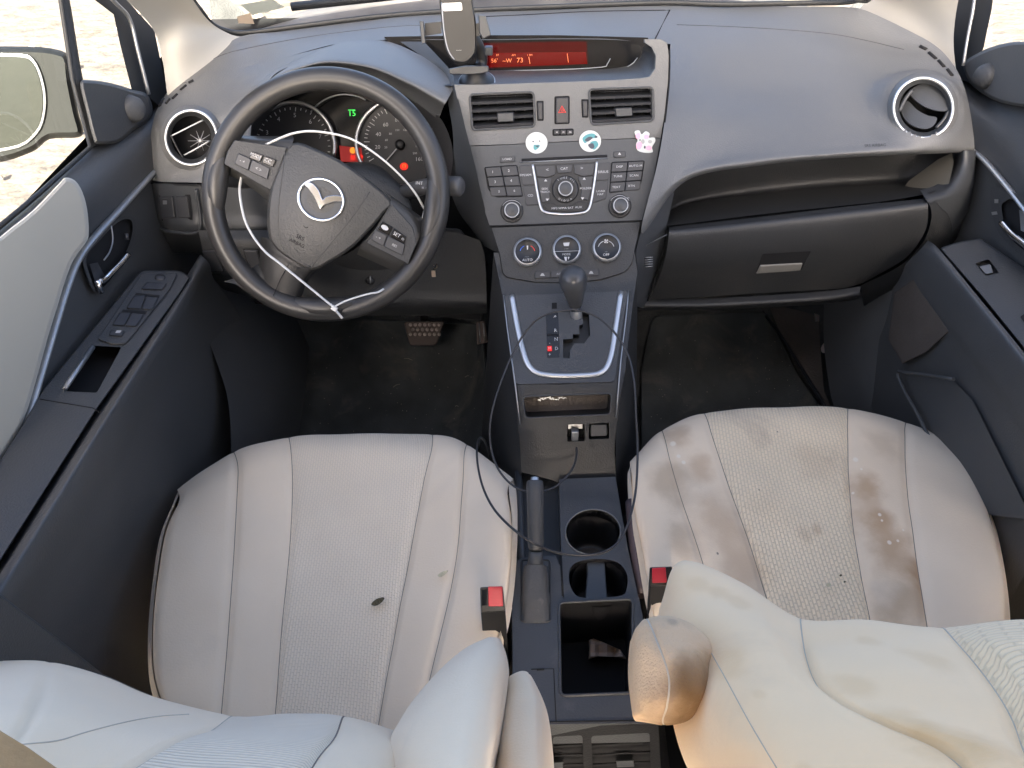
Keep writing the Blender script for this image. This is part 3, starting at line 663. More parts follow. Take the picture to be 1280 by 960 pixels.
mb = MB(); sheet(mb, crp([(1206, 76), (1228, 63), (1256, 54), (1285, 52), (1340, 60), (1350, 130), (1290, 134), (1258, 130), (1236, 122), (1214, 106), (1204, 88)], 4, True), PX(.735), depth=.03, h=.026, bev=4, step=0); sc_ = mb.obj('mirror_cover', 'doorlow', dr)
mb = MB(); lathe(mb, at(1233, 95, 'X', .708), Vector((-1, -.5, .1)), [(0, .014), (.012, .014), (.018, .008), (.020, 0), (.020, -.02)], 32); mb.obj('tweeter', 'door', sc_)
mb = MB(); flatpoly(mb, [(1240, 58), (1245, -120), (1500, -120), (1500, 420), (1340, 200), (1285, 60)], PX(.75), 0); mb.obj('window_glass', 'glass', dr)
# ================================================================== DASHBOARD
db = thing('dashboard', 'charcoal dashboard with red display, stretching below the windscreen', 'dashboard', (0, 1.2, .4))
def vdisp(u, v, p): return 0
# --- driver-side pad with the instrument hood
D = 'Y'
rowsL = [
 [(236, 92, 1.36), (262, 70, 1.38), (300, 46, 1.43), (345, 40, 1.46), (400, 33, 1.475), (450, 27, 1.485), (500, 21, 1.49), (560, 17, 1.50), (620, 14, 1.505), (700, 12, 1.51), (770, 9, 1.51), (838, 7, 1.51)],
 [(212, 112, 1.32), (238, 92, 1.34), (275, 70, 1.375), (325, 58, 1.39), (380, 49, 1.41), (430, 41, 1.42), (495, 34, 1.42), (560, 33, 1.42), (620, 33, 1.42), (700, 31, 1.42), (770, 30, 1.42), (840, 31, 1.42)],
 [(203, 125, 1.30), (228, 106, 1.30), (262, 90, 1.32), (312, 82, 1.33), (362, 70, 1.33), (425, 54, 1.335), (488, 50, 1.345), (560, 50, 1.34), (620, 50, 1.34), (700, 49, 1.34), (770, 50, 1.34), (838, 55, 1.35)]]
for r, e in zip(rowsL, ((900, 9, 1.505), (905, 33, 1.42), (905, 60, 1.35))): r.append(e)
V, F, fc, uv = loft([A(r) for r in rowsL], 6, 6); F = [f for f, c in zip(F, fc) if c < 11]; DT = OnMesh(V, F); MB().add(V, F, True).obj('dash_top', 'pad', db)
mb = MB(); strip(mb, [(214, 110), (240, 90), (277, 69), (326, 57), (380, 47), (430, 40), (495, 33), (540, 32)], DT, .0007, 0); mb.obj('pad_seam', 'lower', db)
mb = MB(); strip(mb, [(604, 21), (660, 18.5), (740, 14.5), (830, 13), (848, 13)], DT, .0012, 0); strip(mb, [(848, 13), (850, 13)], DT, .0008, 0, sub=1); mb.obj('defroster_slot', 'void', db)
# left shoulder down to its lower edge (outer vent sits in it)
rowsS = [
 [(203, 125, 1.30), (228, 106, 1.30), (262, 90, 1.32), (312, 82, 1.33), (362, 70, 1.33), (425, 54, 1.335)],
 [(194, 142, 1.26), (216, 128, 1.25), (252, 112, 1.265), (296, 102, 1.28), (344, 88, 1.28), (404, 66, 1.25)],
 [(189, 165, 1.22), (206, 158, 1.19), (240, 148, 1.19), (285, 140, 1.20), (318, 112, 1.23), (370, 80, 1.20)],
 [(187, 190, 1.20), (200, 190, 1.17), (236, 190, 1.16), (276, 190, 1.16), (298, 160, 1.19), (340, 96, 1.16)],
 [(186, 210, 1.19), (198, 213, 1.16), (232, 216, 1.15), (270, 218, 1.14), (296, 208, 1.15), (318, 135, 1.14)],
 [(186, 224, 1.19), (198, 227, 1.155), (232, 228, 1.14), (270, 229, 1.13), (300, 231, 1.13), (312, 180, 1.12)]]
V, F, fc, uv = loft([A(r) for r in rowsS], 8, 8)
SH = OnMesh(V, F)
# cut the vent mouth out of the shoulder mesh
vc = (237, 174)
def cut(V, F, poly):
    def px(p):
        d = p-CP; z = d.dot(FW); return 640+FPX*d.dot(RT)/z, 480-FPX*d.dot(UP)/z
    P_ = [px(p) for p in V]
    return [f for f in F if not inside(sum(P_[i][0] for i in f)/len(f), sum(P_[i][1] for i in f)/len(f), poly)]
F2 = cut(V, F, ell(239, 172, 31, 33, 30)); MB().add(V, F2, True).obj('dash_shoulder', 'pad', db)
# instrument hood: raised, with a thin rolled lip
rowsH = [
 [(330, 98, 1.22), (352, 84, 1.25), (388, 68, 1.30), (428, 53, 1.335), (480, 51, 1.345), (520, 66, 1.30), (548, 84, 1.25), (570, 104, 1.20)],
 [(322, 108, 1.16), (348, 89, 1.19), (384, 73, 1.22), (420, 62, 1.24), (474, 68, 1.24), (515, 84, 1.22), (542, 100, 1.19), (564, 116, 1.165)],
 [(314, 128, 1.13), (346, 96, 1.15), (378, 82, 1.165), (414, 75, 1.17), (466, 82, 1.17), (510, 100, 1.16), (536, 114, 1.15), (558, 127, 1.14)],
 [(313, 140, 1.14), (345, 105, 1.16), (378, 89, 1.175), (414, 82, 1.18), (464, 89, 1.18), (506, 107, 1.17), (532, 121, 1.16), (554, 134, 1.15)],
 [(313, 160, 1.20), (343, 118, 1.22), (376, 100, 1.24), (414, 92, 1.25), (462, 99, 1.25), (503, 118, 1.24), (528, 134, 1.23), (548, 150, 1.22)]]
V, F, fc, uv = loft([A(r) for r in rowsH], 8, 6)
MB().add(V, F, True).obj('instrument_hood', 'pad', db)
# inner walls of the instrument nacelle
rowsN = [
 [(313, 250, 1.15), (310, 200, 1.16), (313, 160, 1.20), (343, 118, 1.22), (376, 100, 1.24), (414, 92, 1.25), (462, 99, 1.25), (503, 118, 1.24), (528, 134, 1.23), (552, 150, 1.19), (566, 190, 1.13), (560, 240, 1.10)],
 [(325, 240, 1.26), (318, 200, 1.28), (322, 165, 1.29), (348, 130, 1.30), (378, 112, 1.31), (414, 104, 1.32), (460, 110, 1.32), (498, 126, 1.32), (520, 140, 1.31), (538, 160, 1.30), (546, 190, 1.28), (540, 232, 1.25)]]
V, F, fc, uv = loft([A(r) for r in rowsN], 6, 4); MB().add(V, F, True).obj('instrument_nacelle', 'lower', db)
# --- instrument cluster
cl = None
IP = pf((360, 185, 'Y', 1.275), (505, 180, 'Y', 1.275), (430, 120, 'Y', 1.315))
mb = MB(); sheet(mb, [(300, 120), (330, 95), (540, 95), (575, 150), (565, 260), (300, 260)], IP, depth=.01, h=-.012, step=0); cl = mb.obj('instrument_panel', 'gloss', db)
def ring(cx, cy, rx, ry, a0, a1, r, h, m, name, par, surf=IP):
    mb = MB(); strip(mb, ell(cx, cy, rx, ry, 36, 0, a0, a1), surf, r, h, sub=1, closed=abs(a1-a0) >= 360); return mb.obj(name, m, par)
for (cx, cy, rx, ry, a0, a1) in ((366, 184, 52, 56, 168, 372), (502, 178, 57, 55, 75, 290)):
    ring(cx, cy, rx, ry, a0, a1, .0036, .006, 'satin', 'gauge_ring', cl)
    mb = MB(); flatpoly(mb, ell(cx, cy, rx-2, ry-2, 40), IP, -.002); mb.obj('gauge_dial', mat('dial_face', (.02, .02, .022), .5), cl)
mb = MB()
for i, s in enumerate('12345678'):   # rev counter figures
    a = radians(140+i*33.5); text(mb, s, 366+36*cos(a), 184+40*sin(a), 5.5, IP, h=.001)
mb.obj('gauge_figures', 'white', cl); mb = MB()
for i in range(29):
    a = radians(140+i*8.4); r1 = 44 if i % 4 else 42; flatpoly(mb, [(366+r1*cos(a-.012), 184+(r1+3)*sin(a-.012)), (366+47*cos(a-.012), 184+50*sin(a-.012)), (366+47*cos(a+.012), 184+50*sin(a+.012)), (366+r1*cos(a+.012), 184+(r1+3)*sin(a+.012))], IP, .001)
mb.obj('gauge_ticks', 'white', cl); mb = MB()
for s, x, y in (('20', 472, 184), ('40', 473, 168), ('60', 482, 156), ('80', 497, 150), ('100', 513, 153), ('120', 528, 164), ('140', 533, 180), ('160', 524, 199)): text(mb, s, x, y, 4.8, IP, h=.001)
for i in range(41):
    a = radians(150+i*6.2); r1 = 43 if i % 5 else 40; flatpoly(mb, [(502+r1*cos(a-.01), 178+r1*sin(a-.01)), (502+47*cos(a-.01), 178+47*sin(a-.01)), (502+47*cos(a+.01), 178+47*sin(a+.01)), (502+r1*cos(a+.01), 178+r1*sin(a+.01))], IP, .001)
for i, s in enumerate(('20', '60', '80', '100', '120', '140', '160', '180', '200')):
    a = radians(170+i*28); text(mb, s, 502+20*cos(a), 181+19*sin(a), 2.6, IP, h=.001)
mb.obj('gauge_figures', 'white', cl)
for (cx, cy, tx, ty) in ((366, 188, 330, 204), (500, 181, 481, 203)):
    mb = MB(); strip(mb, [(cx, cy), (tx, ty)], IP, .0011, .005, sub=1); nd = mb.obj('gauge_needle', 'white', cl)
    mb = MB(); lathe(mb, IP(cx, cy, .001), IP.n, [(0, .008), (.008, .008), (.0095, 0)], 20); mb.obj('needle_hub', 'black', cl)
mb = MB(); text(mb, '15', 440, 142, 7, IP, h=.001); flatpoly(mb, [(435, 137), (444, 137), (444, 138), (435, 138)], IP, .001); mb.obj('green_readout', 'ledg', cl)
mb = MB(); flatpoly(mb, [(424, 182), (452, 185), (454, 203), (426, 202)], IP, .0005); mb.obj('warning_glow', 'ledrd', cl)
mb = MB(); flatpoly(mb, ell(441, 188, 4, 4, 12), IP, .001); mb.obj('amber_lamp', 'ledo', cl)
mb = MB(); flatpoly(mb, [(438, 194), (444, 194), (444, 200), (438, 200)], IP, .0012); flatpoly(mb, ell(451, 196, 3, 3, 12), IP, .0012); mb.obj('warning_lamp', 'ledr', cl)
mb = MB(); flatpoly(mb, ell(505, 208, 5.2, 4.8, 16), IP, .0008); mb.obj('warning_lamp', 'ledr', cl)
mb = MB(); text(mb, '(!)', 505, 207, 4, IP, h=.0016); mb.obj('warning_sign', 'ledo', cl)
ring(431, 170, 52, 52, 215, 300, .0014, .002, 'satin2', 'cluster_arch', cl)
# --- steering column shroud and stalks
rows = [[(400, 222, 1.16), (430, 204, 1.18), (470, 206, 1.18), (500, 232, 1.13), (506, 262, 1.10)],
        [(380, 250, 1.10), (430, 214, 1.10), (475, 220, 1.10), (512, 252, 1.08), (512, 290, 1.06)],
        [(380, 330, 1.08), (420, 290, 1.06), (470, 300, 1.05), (520, 310, 1.05), (514, 340, 1.06)],
        [(340, 350, 1.10), (390, 350, 1.08), (450, 355, 1.08), (510, 350, 1.09), (512, 352, 1.12)]]
V, F, _, _ = loft([A(r) for r in rows], 6, 6); MB().add(V, F, True).obj('column_shroud', 'lower', db)
for pts, marks in (([(498, 244, 1.10), (520, 236, 1.085), (545, 232, 1.07), (573, 233, 1.055)], 1), ([(330, 224, 1.10), (306, 226, 1.085), (290, 224, 1.07), (276, 222, 1.06)], 0)):
    mb = MB(); P_ = crv(A(pts), 4); n = len(P_)
    tube(mb, P_, [.0115+.003*(i/n) for i in range(n)], 14); st = mb.obj('wiper_stalk' if marks else 'light_stalk', 'stalk', db)
    SP = Plane(P_[n//2]+Vector((0, -.009, .012)), (0, -.7, .7)); mb = MB()
    if marks: text(mb, 'INT', 524, 229, 4, SP, rot=.05); text(mb, '= =', 531, 235, 4, SP, rot=.05); text(mb, 'II', 548, 230, 7, SP)
    else: text(mb, '-ID', 289, 223, 4, SP)
    mb.obj('stalk_marks', 'white', st)
    if marks:
        mb = MB(); lathe(mb, P_[-1]-(P_[-1]-P_[-2]).normalized()*.012, P_[-1]-P_[-2], [(0, -.012), (.0150, -.012), (.0155, .006), (.0155, .014), (.012, .018), (0, .018)], 20); mb.obj('stalk_tip', 'stalk', st)
# --- lower left dash: switch panel, knee panel
LP = Prof([(1.17, .735), (1.135, .66), (1.12, .58), (1.16, .50)])
rows = [[(186, 228, 1.17), (200, 230, 1.145), (235, 231, 1.13), (268, 232, 1.125), (320, 236, 1.12), (380, 240, 1.12)],
        [(188, 262, 1.17), (202, 264, 1.13), (236, 264, 1.12), (268, 264, 1.12), (320, 268, 1.11), (380, 270, 1.11)],
        [(196, 284, 1.16), (210, 288, 1.12), (238, 288, 1.11), (268, 288, 1.11), (320, 290, 1.10), (380, 290, 1.10)],
        [(200, 312, 1.18), (214, 316, 1.15), (240, 316, 1.14), (268, 318, 1.13), (320, 318, 1.13), (380, 318, 1.13)]]
V, F, _, _ = loft([A(r) for r in rows], 6, 5); SW = OnMesh(V, F); MB().add(V, F, True).obj('side_panel', 'panel', db)
mb = MB(); strip(mb, [(190, 229), (230, 230), (262, 232)], SH if False else SW, .0015, .001); mb.obj('panel_joint', 'void', db)
mb = MB(); flatpoly(mb, [(199, 244), (238, 243), (241, 275), (203, 276)], SW, .001); bk = mb.obj('switch_mount', 'void', db)
for p in ([(201, 246), (217, 245), (220, 272), (204, 273)], [(220, 245), (235, 245), (239, 272), (223, 272)]):
    o = plate('rocker_switch', rr(p, 1.5), SW, .004, 'key', db, bev=1)
    if p[0][0] < 210:
        mb = MB(); flatpoly(mb, [(206, 250), (211, 250), (211, 255), (206, 255)], SW, .0046); mb.obj('switch_mark', 'satin2', o)
mb = MB(); strip(mb, [(193, 262), (197, 280), (206, 287), (225, 290), (245, 290), (251, 282), (250, 262), (246, 236)], SW, .003, .002); mb.obj('panel_rim', 'panel', db)
# knee panel
rows = [[(248, 288, 1.10), (300, 288, 1.09), (360, 288, 1.08), (430, 292, 1.08), (510, 300, 1.08), (560, 290, 1.07), (600, 300, 1.07)],
        [(252, 306, 1.09), (300, 306, 1.07), (360, 306, 1.065), (430, 310, 1.07), (510, 315, 1.07), (560, 320, 1.07), (606, 322, 1.07)],
        [(258, 338, 1.09), (300, 340, 1.07), (360, 344, 1.065), (430, 350, 1.065), (510, 358, 1.065), (560, 362, 1.065), (608, 364, 1.065)],
        [(270, 352, 1.11), (310, 360, 1.08), (370, 372, 1.065), (440, 378, 1.06), (510, 381, 1.06), (560, 381, 1.06), (608, 381, 1.06)],
        [(280, 362, 1.16), (320, 374, 1.12), (375, 388, 1.09), (440, 394, 1.09), (510, 394, 1.09), (560, 393, 1.09), (608, 392, 1.09)]]
V, F, _, _ = loft([A(r) for r in rows], 6, 6); KN = OnMesh(V, F); MB().add(V, F, True).obj('knee_panel', 'lower', db)
for p in ([(254, 313), (271, 313), (279, 338), (261, 338)], [(276, 313), (286, 313), (293, 338), (283, 338)], [(306, 312), (322, 312), (327, 334), (313, 335)]):
    mb = MB(); flatpoly(mb, inset(p, -1.5), KN, .0012); mb.obj('switch_mount', 'void', db); plate('blank_switch', rr(p, 1), KN, .004, 'key', db, bev=1)
mb = MB(); strip(mb, [(262, 340), (330, 341)], KN, .0015, .001, sub=1); mb.obj('panel_trim', 'satin2', db)
# dark opening above the knee panel behind the column, ignition panel to its right
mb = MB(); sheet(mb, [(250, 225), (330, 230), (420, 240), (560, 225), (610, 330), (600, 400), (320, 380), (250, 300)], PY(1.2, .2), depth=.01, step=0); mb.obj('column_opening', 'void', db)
mb = MB(); sheet(mb, rr([(505, 282), (576, 286), (584, 300), (588, 372), (500, 372)], 5), PY(1.075, .3), depth=.03, h=0, bev=1.5, step=0); ig = mb.obj('ignition_panel', 'lower', db)
IG = PY(1.075, .3)
mb = MB(); lathe(mb, IG(463, 350, .012), IG.n, [(0, .008), (.006, .008), (.008, .004), (.0085, 0)], 16); strip(mb, [(463, 345), (463, 354)], lambda x, y, h=0: IG(x, y, h+.02), .0012, .0, sub=1, m=1); mb.obj('tilt_lock_knob', ['black', 'satin2'], db)
# --- middle flank between nacelle and centre panel
rows = [[(500, 52, 1.33), (552, 88, 1.24), (560, 112, 1.19), (560, 128, 1.17), (566, 165, 1.14), (566, 200, 1.13), (560, 225, 1.13), (572, 262, 1.12), (592, 290, 1.10), (606, 308, 1.09)],
        [(530, 52, 1.31), (563, 88, 1.22), (568, 104, 1.18), (574, 128, 1.15), (583, 165, 1.115), (592, 200, 1.09), (600, 235, 1.075), (610, 275, 1.06), (620, 300, 1.045), (626, 318, 1.035)]]
V, F, _, _ = loft([A(r) for r in rows], 6, 5); MB().add(V, F, True).obj('dash_flank', 'panel', db)

# --- centre panel
UPR = Prof([(1.175, .85), (1.135, .745)])
RAD = Prof([(1.135, .745), (1.045, .628)])
CLI = Prof([(1.045, .628), (.99, .572)])
SHF = Prof([(.985, .565), (.84, .497)])
CEN = Prof([(1.175, .85), (1.135, .745), (1.045, .628), (.99, .572)])
# upper fascia with the two middle vents
vl = rr([(588, 119.5), (666, 116.5), (667.5, 157), (591.5, 161.5)], 4); vr = rr([(737.5, 113), (815, 110.5), (815.5, 150), (740, 154.5)], 4)
top_edge = [(568, 106), (600, 106), (660, 104), (720, 102), (770, 100), (800, 98), (812, 96), (819, 86), (820, 70), (815, 59), (806, 53), (806, 49), (826, 49), (834, 54), (836, 70), (835, 100), (831, 140), (826, 172)]
outl = top_edge+[(790, 172.5), (700, 177), (640, 180), (584, 182)]
mb = MB(); sheet(mb, outl, CEN, holes=[vl[::-1], vr[::-1]], depth=.012, hole_depth=.03, step=14, bev=0); mb.obj('centre_fascia', 'pad', db)
for q, tabp, whp in (([(588, 119.5), (666, 116.5), (667.5, 157), (591.5, 161.5)], [(621, 141), (642, 140), (643, 152), (622, 153)], [(672, 128), (678, 128), (678, 149), (673, 149)]),
                     ([(737.5, 113), (815, 110.5), (815.5, 150), (740, 154.5)], [(768, 135), (790, 134), (791, 145), (770, 146.5)], [(728, 126), (734, 126), (734, 145), (729, 145)])):
    mb = MB(); sheet(mb, inset(rr(q, 4), -3), CEN, depth=.002, h=-.030, step=0); v = mb.obj('air_vent', 'void', db)
    for k in range(4):
        t0 = .10+k*.235; a = [Vector(p) for p in q]
        l = a[0].lerp(a[3], t0); r_ = a[1].lerp(a[2], t0); l2 = a[0].lerp(a[3], t0+.10); r2 = a[1].lerp(a[2], t0+.10); g = Vector((.5, 0))
        l += g; l2 += g; r_ -= g; r2 -= g
        mb = MB(); lf, rf_, lb, rb = CEN(*l2, -.002), CEN(*r2, -.002), CEN(*l, -.022), CEN(*r_, -.022); d = Vector((0, .0, -.004))
        mb.add([lf, rf_, rb, lb, lf+d, rf_+d, rb+d, lb+d], [(0, 1, 2, 3), (4, 5, 6, 7), (0, 1, 5, 4), (0, 3, 7, 4), (1, 2, 6, 5)], False); mb.obj('vent_slat', 'key', v)
    mb = MB(); strip(mb, [tuple(Vector(q[0]).lerp(Vector(q[3]), .07)), tuple(Vector(q[1]).lerp(Vector(q[2]), .07))], CEN, .0007, -.02, sub=1)
    for k in range(6):
        t = .12+k*.15; p0 = Vector(q[0]).lerp(Vector(q[1]), t); strip(mb, [(p0.x, p0.y+2), (p0.x+.6, p0.y+38)], CEN, .0008, -.026, sub=1)
    mb.obj('vent_vane', 'key', v)
    mb = MB(); sheet(mb, rr(tabp, 1.5), CEN, depth=.016, h=.004, bev=1.2, step=0); mb.obj('vent_tab', 'panel', v)
    mb = MB(); flatpoly(mb, rr([(p[0]+(-1.5 if i in (0, 3) else 1.5), p[1]+(-2 if i < 2 else 2)) for i, p in enumerate(whp)], 1), CEN, .0008); mb.obj('wheel_slot', 'void', v)
    mb = MB(); sheet(mb, rr(whp, 1), CEN, depth=.004, h=.003, bev=.8, step=0); mb.obj('vent_wheel', 'key', v)
    mb = MB(); strip(mb, inset(rr([(q[0][0], q[0][1]), (q[1][0], q[1][1]), (q[2][0], q[2][1]), (q[3][0], q[3][1])], 4), -1.6), CEN, .0014, .0006, sub=1, closed=True); mb.obj('vent_surround', 'panel', v)
mb = MB(); flatpoly(mb, rr(box(693, 120, 712, 155), 2), CEN, .0008); mb.obj('button_recess', 'void', db)
hz = plate('hazard_button', rr(box(695, 122, 710.5, 153.5), 1.5), CEN, .004, 'key', db, bev=.8)
mb = MB(); strip(mb, [(698, 140.5), (707, 140.2), (702.3, 132.5)], CEN, .0009, .0045, sub=1, closed=True); strip(mb, [(700.8, 138.7), (704.8, 138.5), (702.5, 135.5)], CEN, .0006, .0045, sub=1, closed=True); mb.obj('hazard_triangle', 'redp', hz)
mb = MB(); flatpoly(mb, rr(box(690.5, 161, 717, 169.5), 2), CEN, .0008); cbx = mb.obj('button_recess', 'void', db)
for i in range(3): plate('clock_button', rr(box(692.5+i*8.2, 162.5, 699.3+i*8.2, 168), 1), CEN, .0028, 'key', db, bev=.5)
mb = MB(); [text(mb, s, 696+i*8.2, 165.2, 2.2, CEN, h=.0032) for i, s in enumerate(('H', 'M', ':00'))]; mb.obj('clock_lettering', 'white', db)
# seam round the centre panel
mb = MB(); strip(mb, [(837, 62), (836.5, 100), (832, 145), (827, 178), (817, 230), (803, 276)], CEN, .0013, .0002); mb.obj('panel_seam', 'void', db)
# display recess: floor, back, red screen
rows = [[(556, 107, 1.18), (600, 107, 1.175), (660, 105, 1.175), (720, 103, 1.175), (770, 101, 1.175), (800, 99, 1.175), (812, 96, 1.175), (819, 86, 1.18), (820, 69, 1.20), (806, 53, 1.26)],
        [(545, 98, 1.24), (600, 97, 1.24), (660, 96, 1.24), (720, 94, 1.24), (770, 93, 1.24), (797, 91, 1.24), (808, 88, 1.24), (814, 80, 1.25), (814, 67, 1.28), (806, 57, 1.31)],
        [(530, 90, 1.32), (600, 88, 1.32), (660, 88, 1.32), (720, 87, 1.32), (760, 86, 1.32), (785, 82, 1.33), (796, 76, 1.33), (800, 72, 1.33), (803, 66, 1.33), (803, 60, 1.33)]]
V, F, _, _ = loft([A(r) for r in rows], 6, 5); MB().add(V, F, True).obj('display_shelf', 'lower', db)
DP = PT(700, 70, 1.335, .35)
mb = MB(); sheet(mb, [(480, 46), (600, 44), (700, 44), (810, 47), (812, 62), (800, 78), (782, 88), (700, 92), (560, 95), (500, 70)], DP, depth=.01, step=0); ds = mb.obj('display', 'gloss', db)
mb = MB(); flatpoly(mb, [(598, 54), (650, 53), (700, 52), (733, 52), (735, 80), (700, 82), (598, 86)], DP, .001); mb.obj('display_window', mat('display_tint', (.02, .002, .002), .1, emit=((.35, .004, .002), .02)), ds)
mb = MB(); flatpoly(mb, [(612, 66), (732, 65), (734, 80), (612, 84)], DP, .002); mb.obj('display_screen', 'lcd', ds)
mb = MB(); text(mb, '73', 650, 75.5, 6, DP, h=.003); text(mb, "56'", 618, 76, 5, DP, h=.003); text(mb, '~W', 634, 76, 5, DP, h=.003); text(mb, 'ST', 622, 69, 2.4, DP, h=.003); text(mb, 'AM', 642, 69, 2.4, DP, h=.003); text(mb, '1 FM', 662, 69, 2.4, DP, h=.003)
strip(mb, [(661, 71), (662.5, 80)], DP, .0005, .003, sub=1); strip(mb, [(709, 67), (710.5, 78)], DP, .0005, .003, sub=1); mb.obj('display_figures', 'lcdhi', ds)
mb = MB(); strip(mb, [(763, 73), (759, 80), (752, 84), (700, 87), (600, 89)], DP, .0009, .004, sub=3); strip(mb, [(797, 72), (790, 80), (776, 87), (758, 90)], DP, .0009, .008, sub=3); mb.obj('display_rim', 'satin2', ds)

# --- radio
rad = [(582, 183.5), (640, 181), (700, 178), (790, 173.5), (826, 173), (817, 222), (802, 275.5), (760, 278), (700, 280), (640, 281.5), (612, 282.5), (597, 235)]
mb = MB(); sheet(mb, rad, CEN, depth=.01, h=.001, step=12, bev=0); ra = mb.obj('radio', 'panel', db)
R_ = CEN
def keyp(p, name='radio_button', m='key', t=.0022, par=None, r=1.2): return plate(name, rr(p, r), lambda x, y, h=0: R_(x, y, h+.001), t, m, par or ra, bev=.5)
mb = MB(); flatpoly(mb, [(652, 198.5), (759, 193.5), (759, 196.8), (652, 202)], R_, .0013); mb.obj('disc_slot', 'void', ra)
mb = MB(); strip(mb, [(650, 203.2), (760, 198)], R_, .0008, .0018, sub=1); mb.obj('slot_edge', 'satin2', ra)
keyp(box(625, 196, 643.5, 203)); keyp(box(767, 189.5, 781.5, 197))
L1, L2 = [(606.6, 209.7), (646, 207), (653.4, 246), (621, 245.5), (611.4, 237)], None
def cell(q, u0, u1, v0, v1, g=.06, **k):
    a = [Vector(p) for p in q]
    def P_(u, v): return tuple(a[0].lerp(a[1], u).lerp(a[3].lerp(a[2], u), v))
    return keyp([P_(u0+g, v0+g), P_(u1-g, v0+g), P_(u1-g, v1-g), P_(u0+g, v1-g)], **k)
mb = MB(); flatpoly(mb, rr([(605, 209), (646.5, 206), (654, 246.5), (620, 247), (610, 237)], 3), R_, .0014); mb.obj('keypad_recess', 'void', ra)
mb = MB(); flatpoly(mb, rr([(764, 202.5), (806, 200.5), (802, 228), (796, 237), (761, 242)], 3), R_, .0014); mb.obj('keypad_recess', 'void', ra)
ql = [(606, 209.7), (646, 207), (653.5, 245.5), (614, 246)]
for i in range(3):
    for j in range(2): cell(ql, j/2, (j+1)/2, i/3, (i+1)/3, .015)
qr = [(764.5, 203.5), (805, 201.5), (799.5, 238), (761.7, 241)]
for i in range(3):
    for j in range(2): cell(qr, j/2, (j+1)/2, i/3, (i+1)/3, .015)
keyp([(648.5, 207.5), (665, 206.5), (669.5, 231), (653, 232)]); keyp([(653.3, 233.5), (669.8, 232.5), (676, 256), (658, 257)])
keyp([(747, 204.5), (763, 203.5), (760.5, 225), (743.5, 226.5)]); keyp([(743.2, 228), (760.3, 226.5), (757, 249), (739.5, 254)])
mb = MB(); flatpoly(mb, [(666, 206), (746, 202), (741, 240), (736, 263), (711, 267), (681, 265), (672, 240)], R_, .0015); mb.obj('dial_recess', 'black', ra)
keyp([(669, 208), (693.5, 207), (694, 219), (683, 222), (671.5, 221)], t=.0028); keyp([(695, 207), (715.5, 206), (714, 216), (697, 217)], t=.0028); keyp([(717, 206), (743.5, 204.5), (741, 219), (729, 221), (718, 217.5)], t=.0028)
keyp([(671.7, 222.5), (690, 223), (686.5, 238), (688, 251), (678, 254), (674, 238)], t=.0028); keyp([(722, 222), (741, 220.5), (738, 238), (735, 251), (725, 249), (727, 236)], t=.0028)
keyp([(678.5, 256), (690, 254), (700, 258), (712, 258), (724, 252), (734.5, 254), (732, 263), (711, 265.5), (683, 263.5)], t=.0024, m='black')
def uline(pts, r, m, name, par, h, surf=CEN, sub=5):
    mb = MB(); strip(mb, pts, surf, r, h, sub=sub, flat=.8); return mb.obj(name, m, par)
uline([(665.8, 206), (668.5, 222), (671.5, 240), (676, 260), (682, 265.5), (696, 267.6), (711, 268), (724, 266.8), (733.5, 264), (738, 255), (741.6, 235), (744.5, 215), (745.8, 202.5)], .0020, 'satin', 'chrome_surround', ra, .003)
def knob(c, surf, r, hh, m1='knob', ringm='black', rr_=None, name='knob', par=None, capm=None):
    mb = MB(); n = surf.norm(*c); p = surf(c[0], c[1], .001); rr_ = rr_ or r*1.45
    lathe(mb, p, n, [(rr_, 0), (rr_, .002), (rr_*.9, .0032), (r*1.02, .0028)], 36, 0); lathe(mb, p, n, [(r*1.02, .002), (r, hh*.85), (r*.9, hh), (0, hh)], 36, 1)
    lathe(mb, p, n, [(r*.93, hh+.0001), (r*.86, hh+.0006), (r*.80, hh+.0001)], 36, 2)
    return mb.obj(name, [ringm, m1, 'satin2'], par)
knob((706.5, 237), CEN, .0125, .011, rr_=.0215, name='tuning_dial', par=ra)
knob((640, 264), CEN, .013, .014, rr_=.0185, name='volume_knob', par=ra); knob((774.5, 258), CEN, .013, .014, rr_=.0185, name='audio_knob', par=ra)
mb = MB()
for s, x, y, hh in (('LOAD', 634, 199.6, 2.6), ('1', 616, 215.5, 3.2), ('2', 636, 214, 3.2), ('3', 619, 228, 3.2), ('4', 639, 226.5, 3.2), ('5', 624, 240, 2.8), ('6', 643, 239, 2.8), ('FM/AM', 657, 219.5, 3.0), ('CD', 663, 245, 3.0),
                    ('<', 684, 213, 4), ('CAT', 705, 211.5, 3.0), ('>', 727, 211, 4), ('DISP', 774, 209, 2.6), ('AUTO-M', 794, 208, 2.6), ('TUNE', 772, 221, 2.6), ('SCAN', 792, 220, 2.6), ('TEXT', 770, 234.5, 2.6), ('RTN', 789, 233, 2.6),
                    ('SEEK', 681, 236.5, 2.4), ('TRACK', 681.5, 240.5, 2.4), ('FOLDER', 732, 236, 2.5), ('SIRIUS', 753.5, 215.5, 3.0), ('LOAD', 750.5, 239.5, 2.4), ('MAP', 750, 243.5, 2.4), ('MP3', 693, 261, 2.6), ('WMA', 703, 260.7, 2.6), ('SAT', 713, 260.2, 2.6), ('AUX', 723, 259.5, 2.6), ('AUTO-M', 779, 248.5, 2.2)):
    text(mb, s, x, y, hh, R_, h=.0042, xs=1.15)
for x, y, s in ((682, 226, -1), (730, 224, -1), (684, 250, 1), (728, 248.5, 1), (774, 193, -1)): flatpoly(mb, [(x-2, y-1.2*s), (x+2, y-1.2*s), (x, y+1.8*s)], R_, .0042)
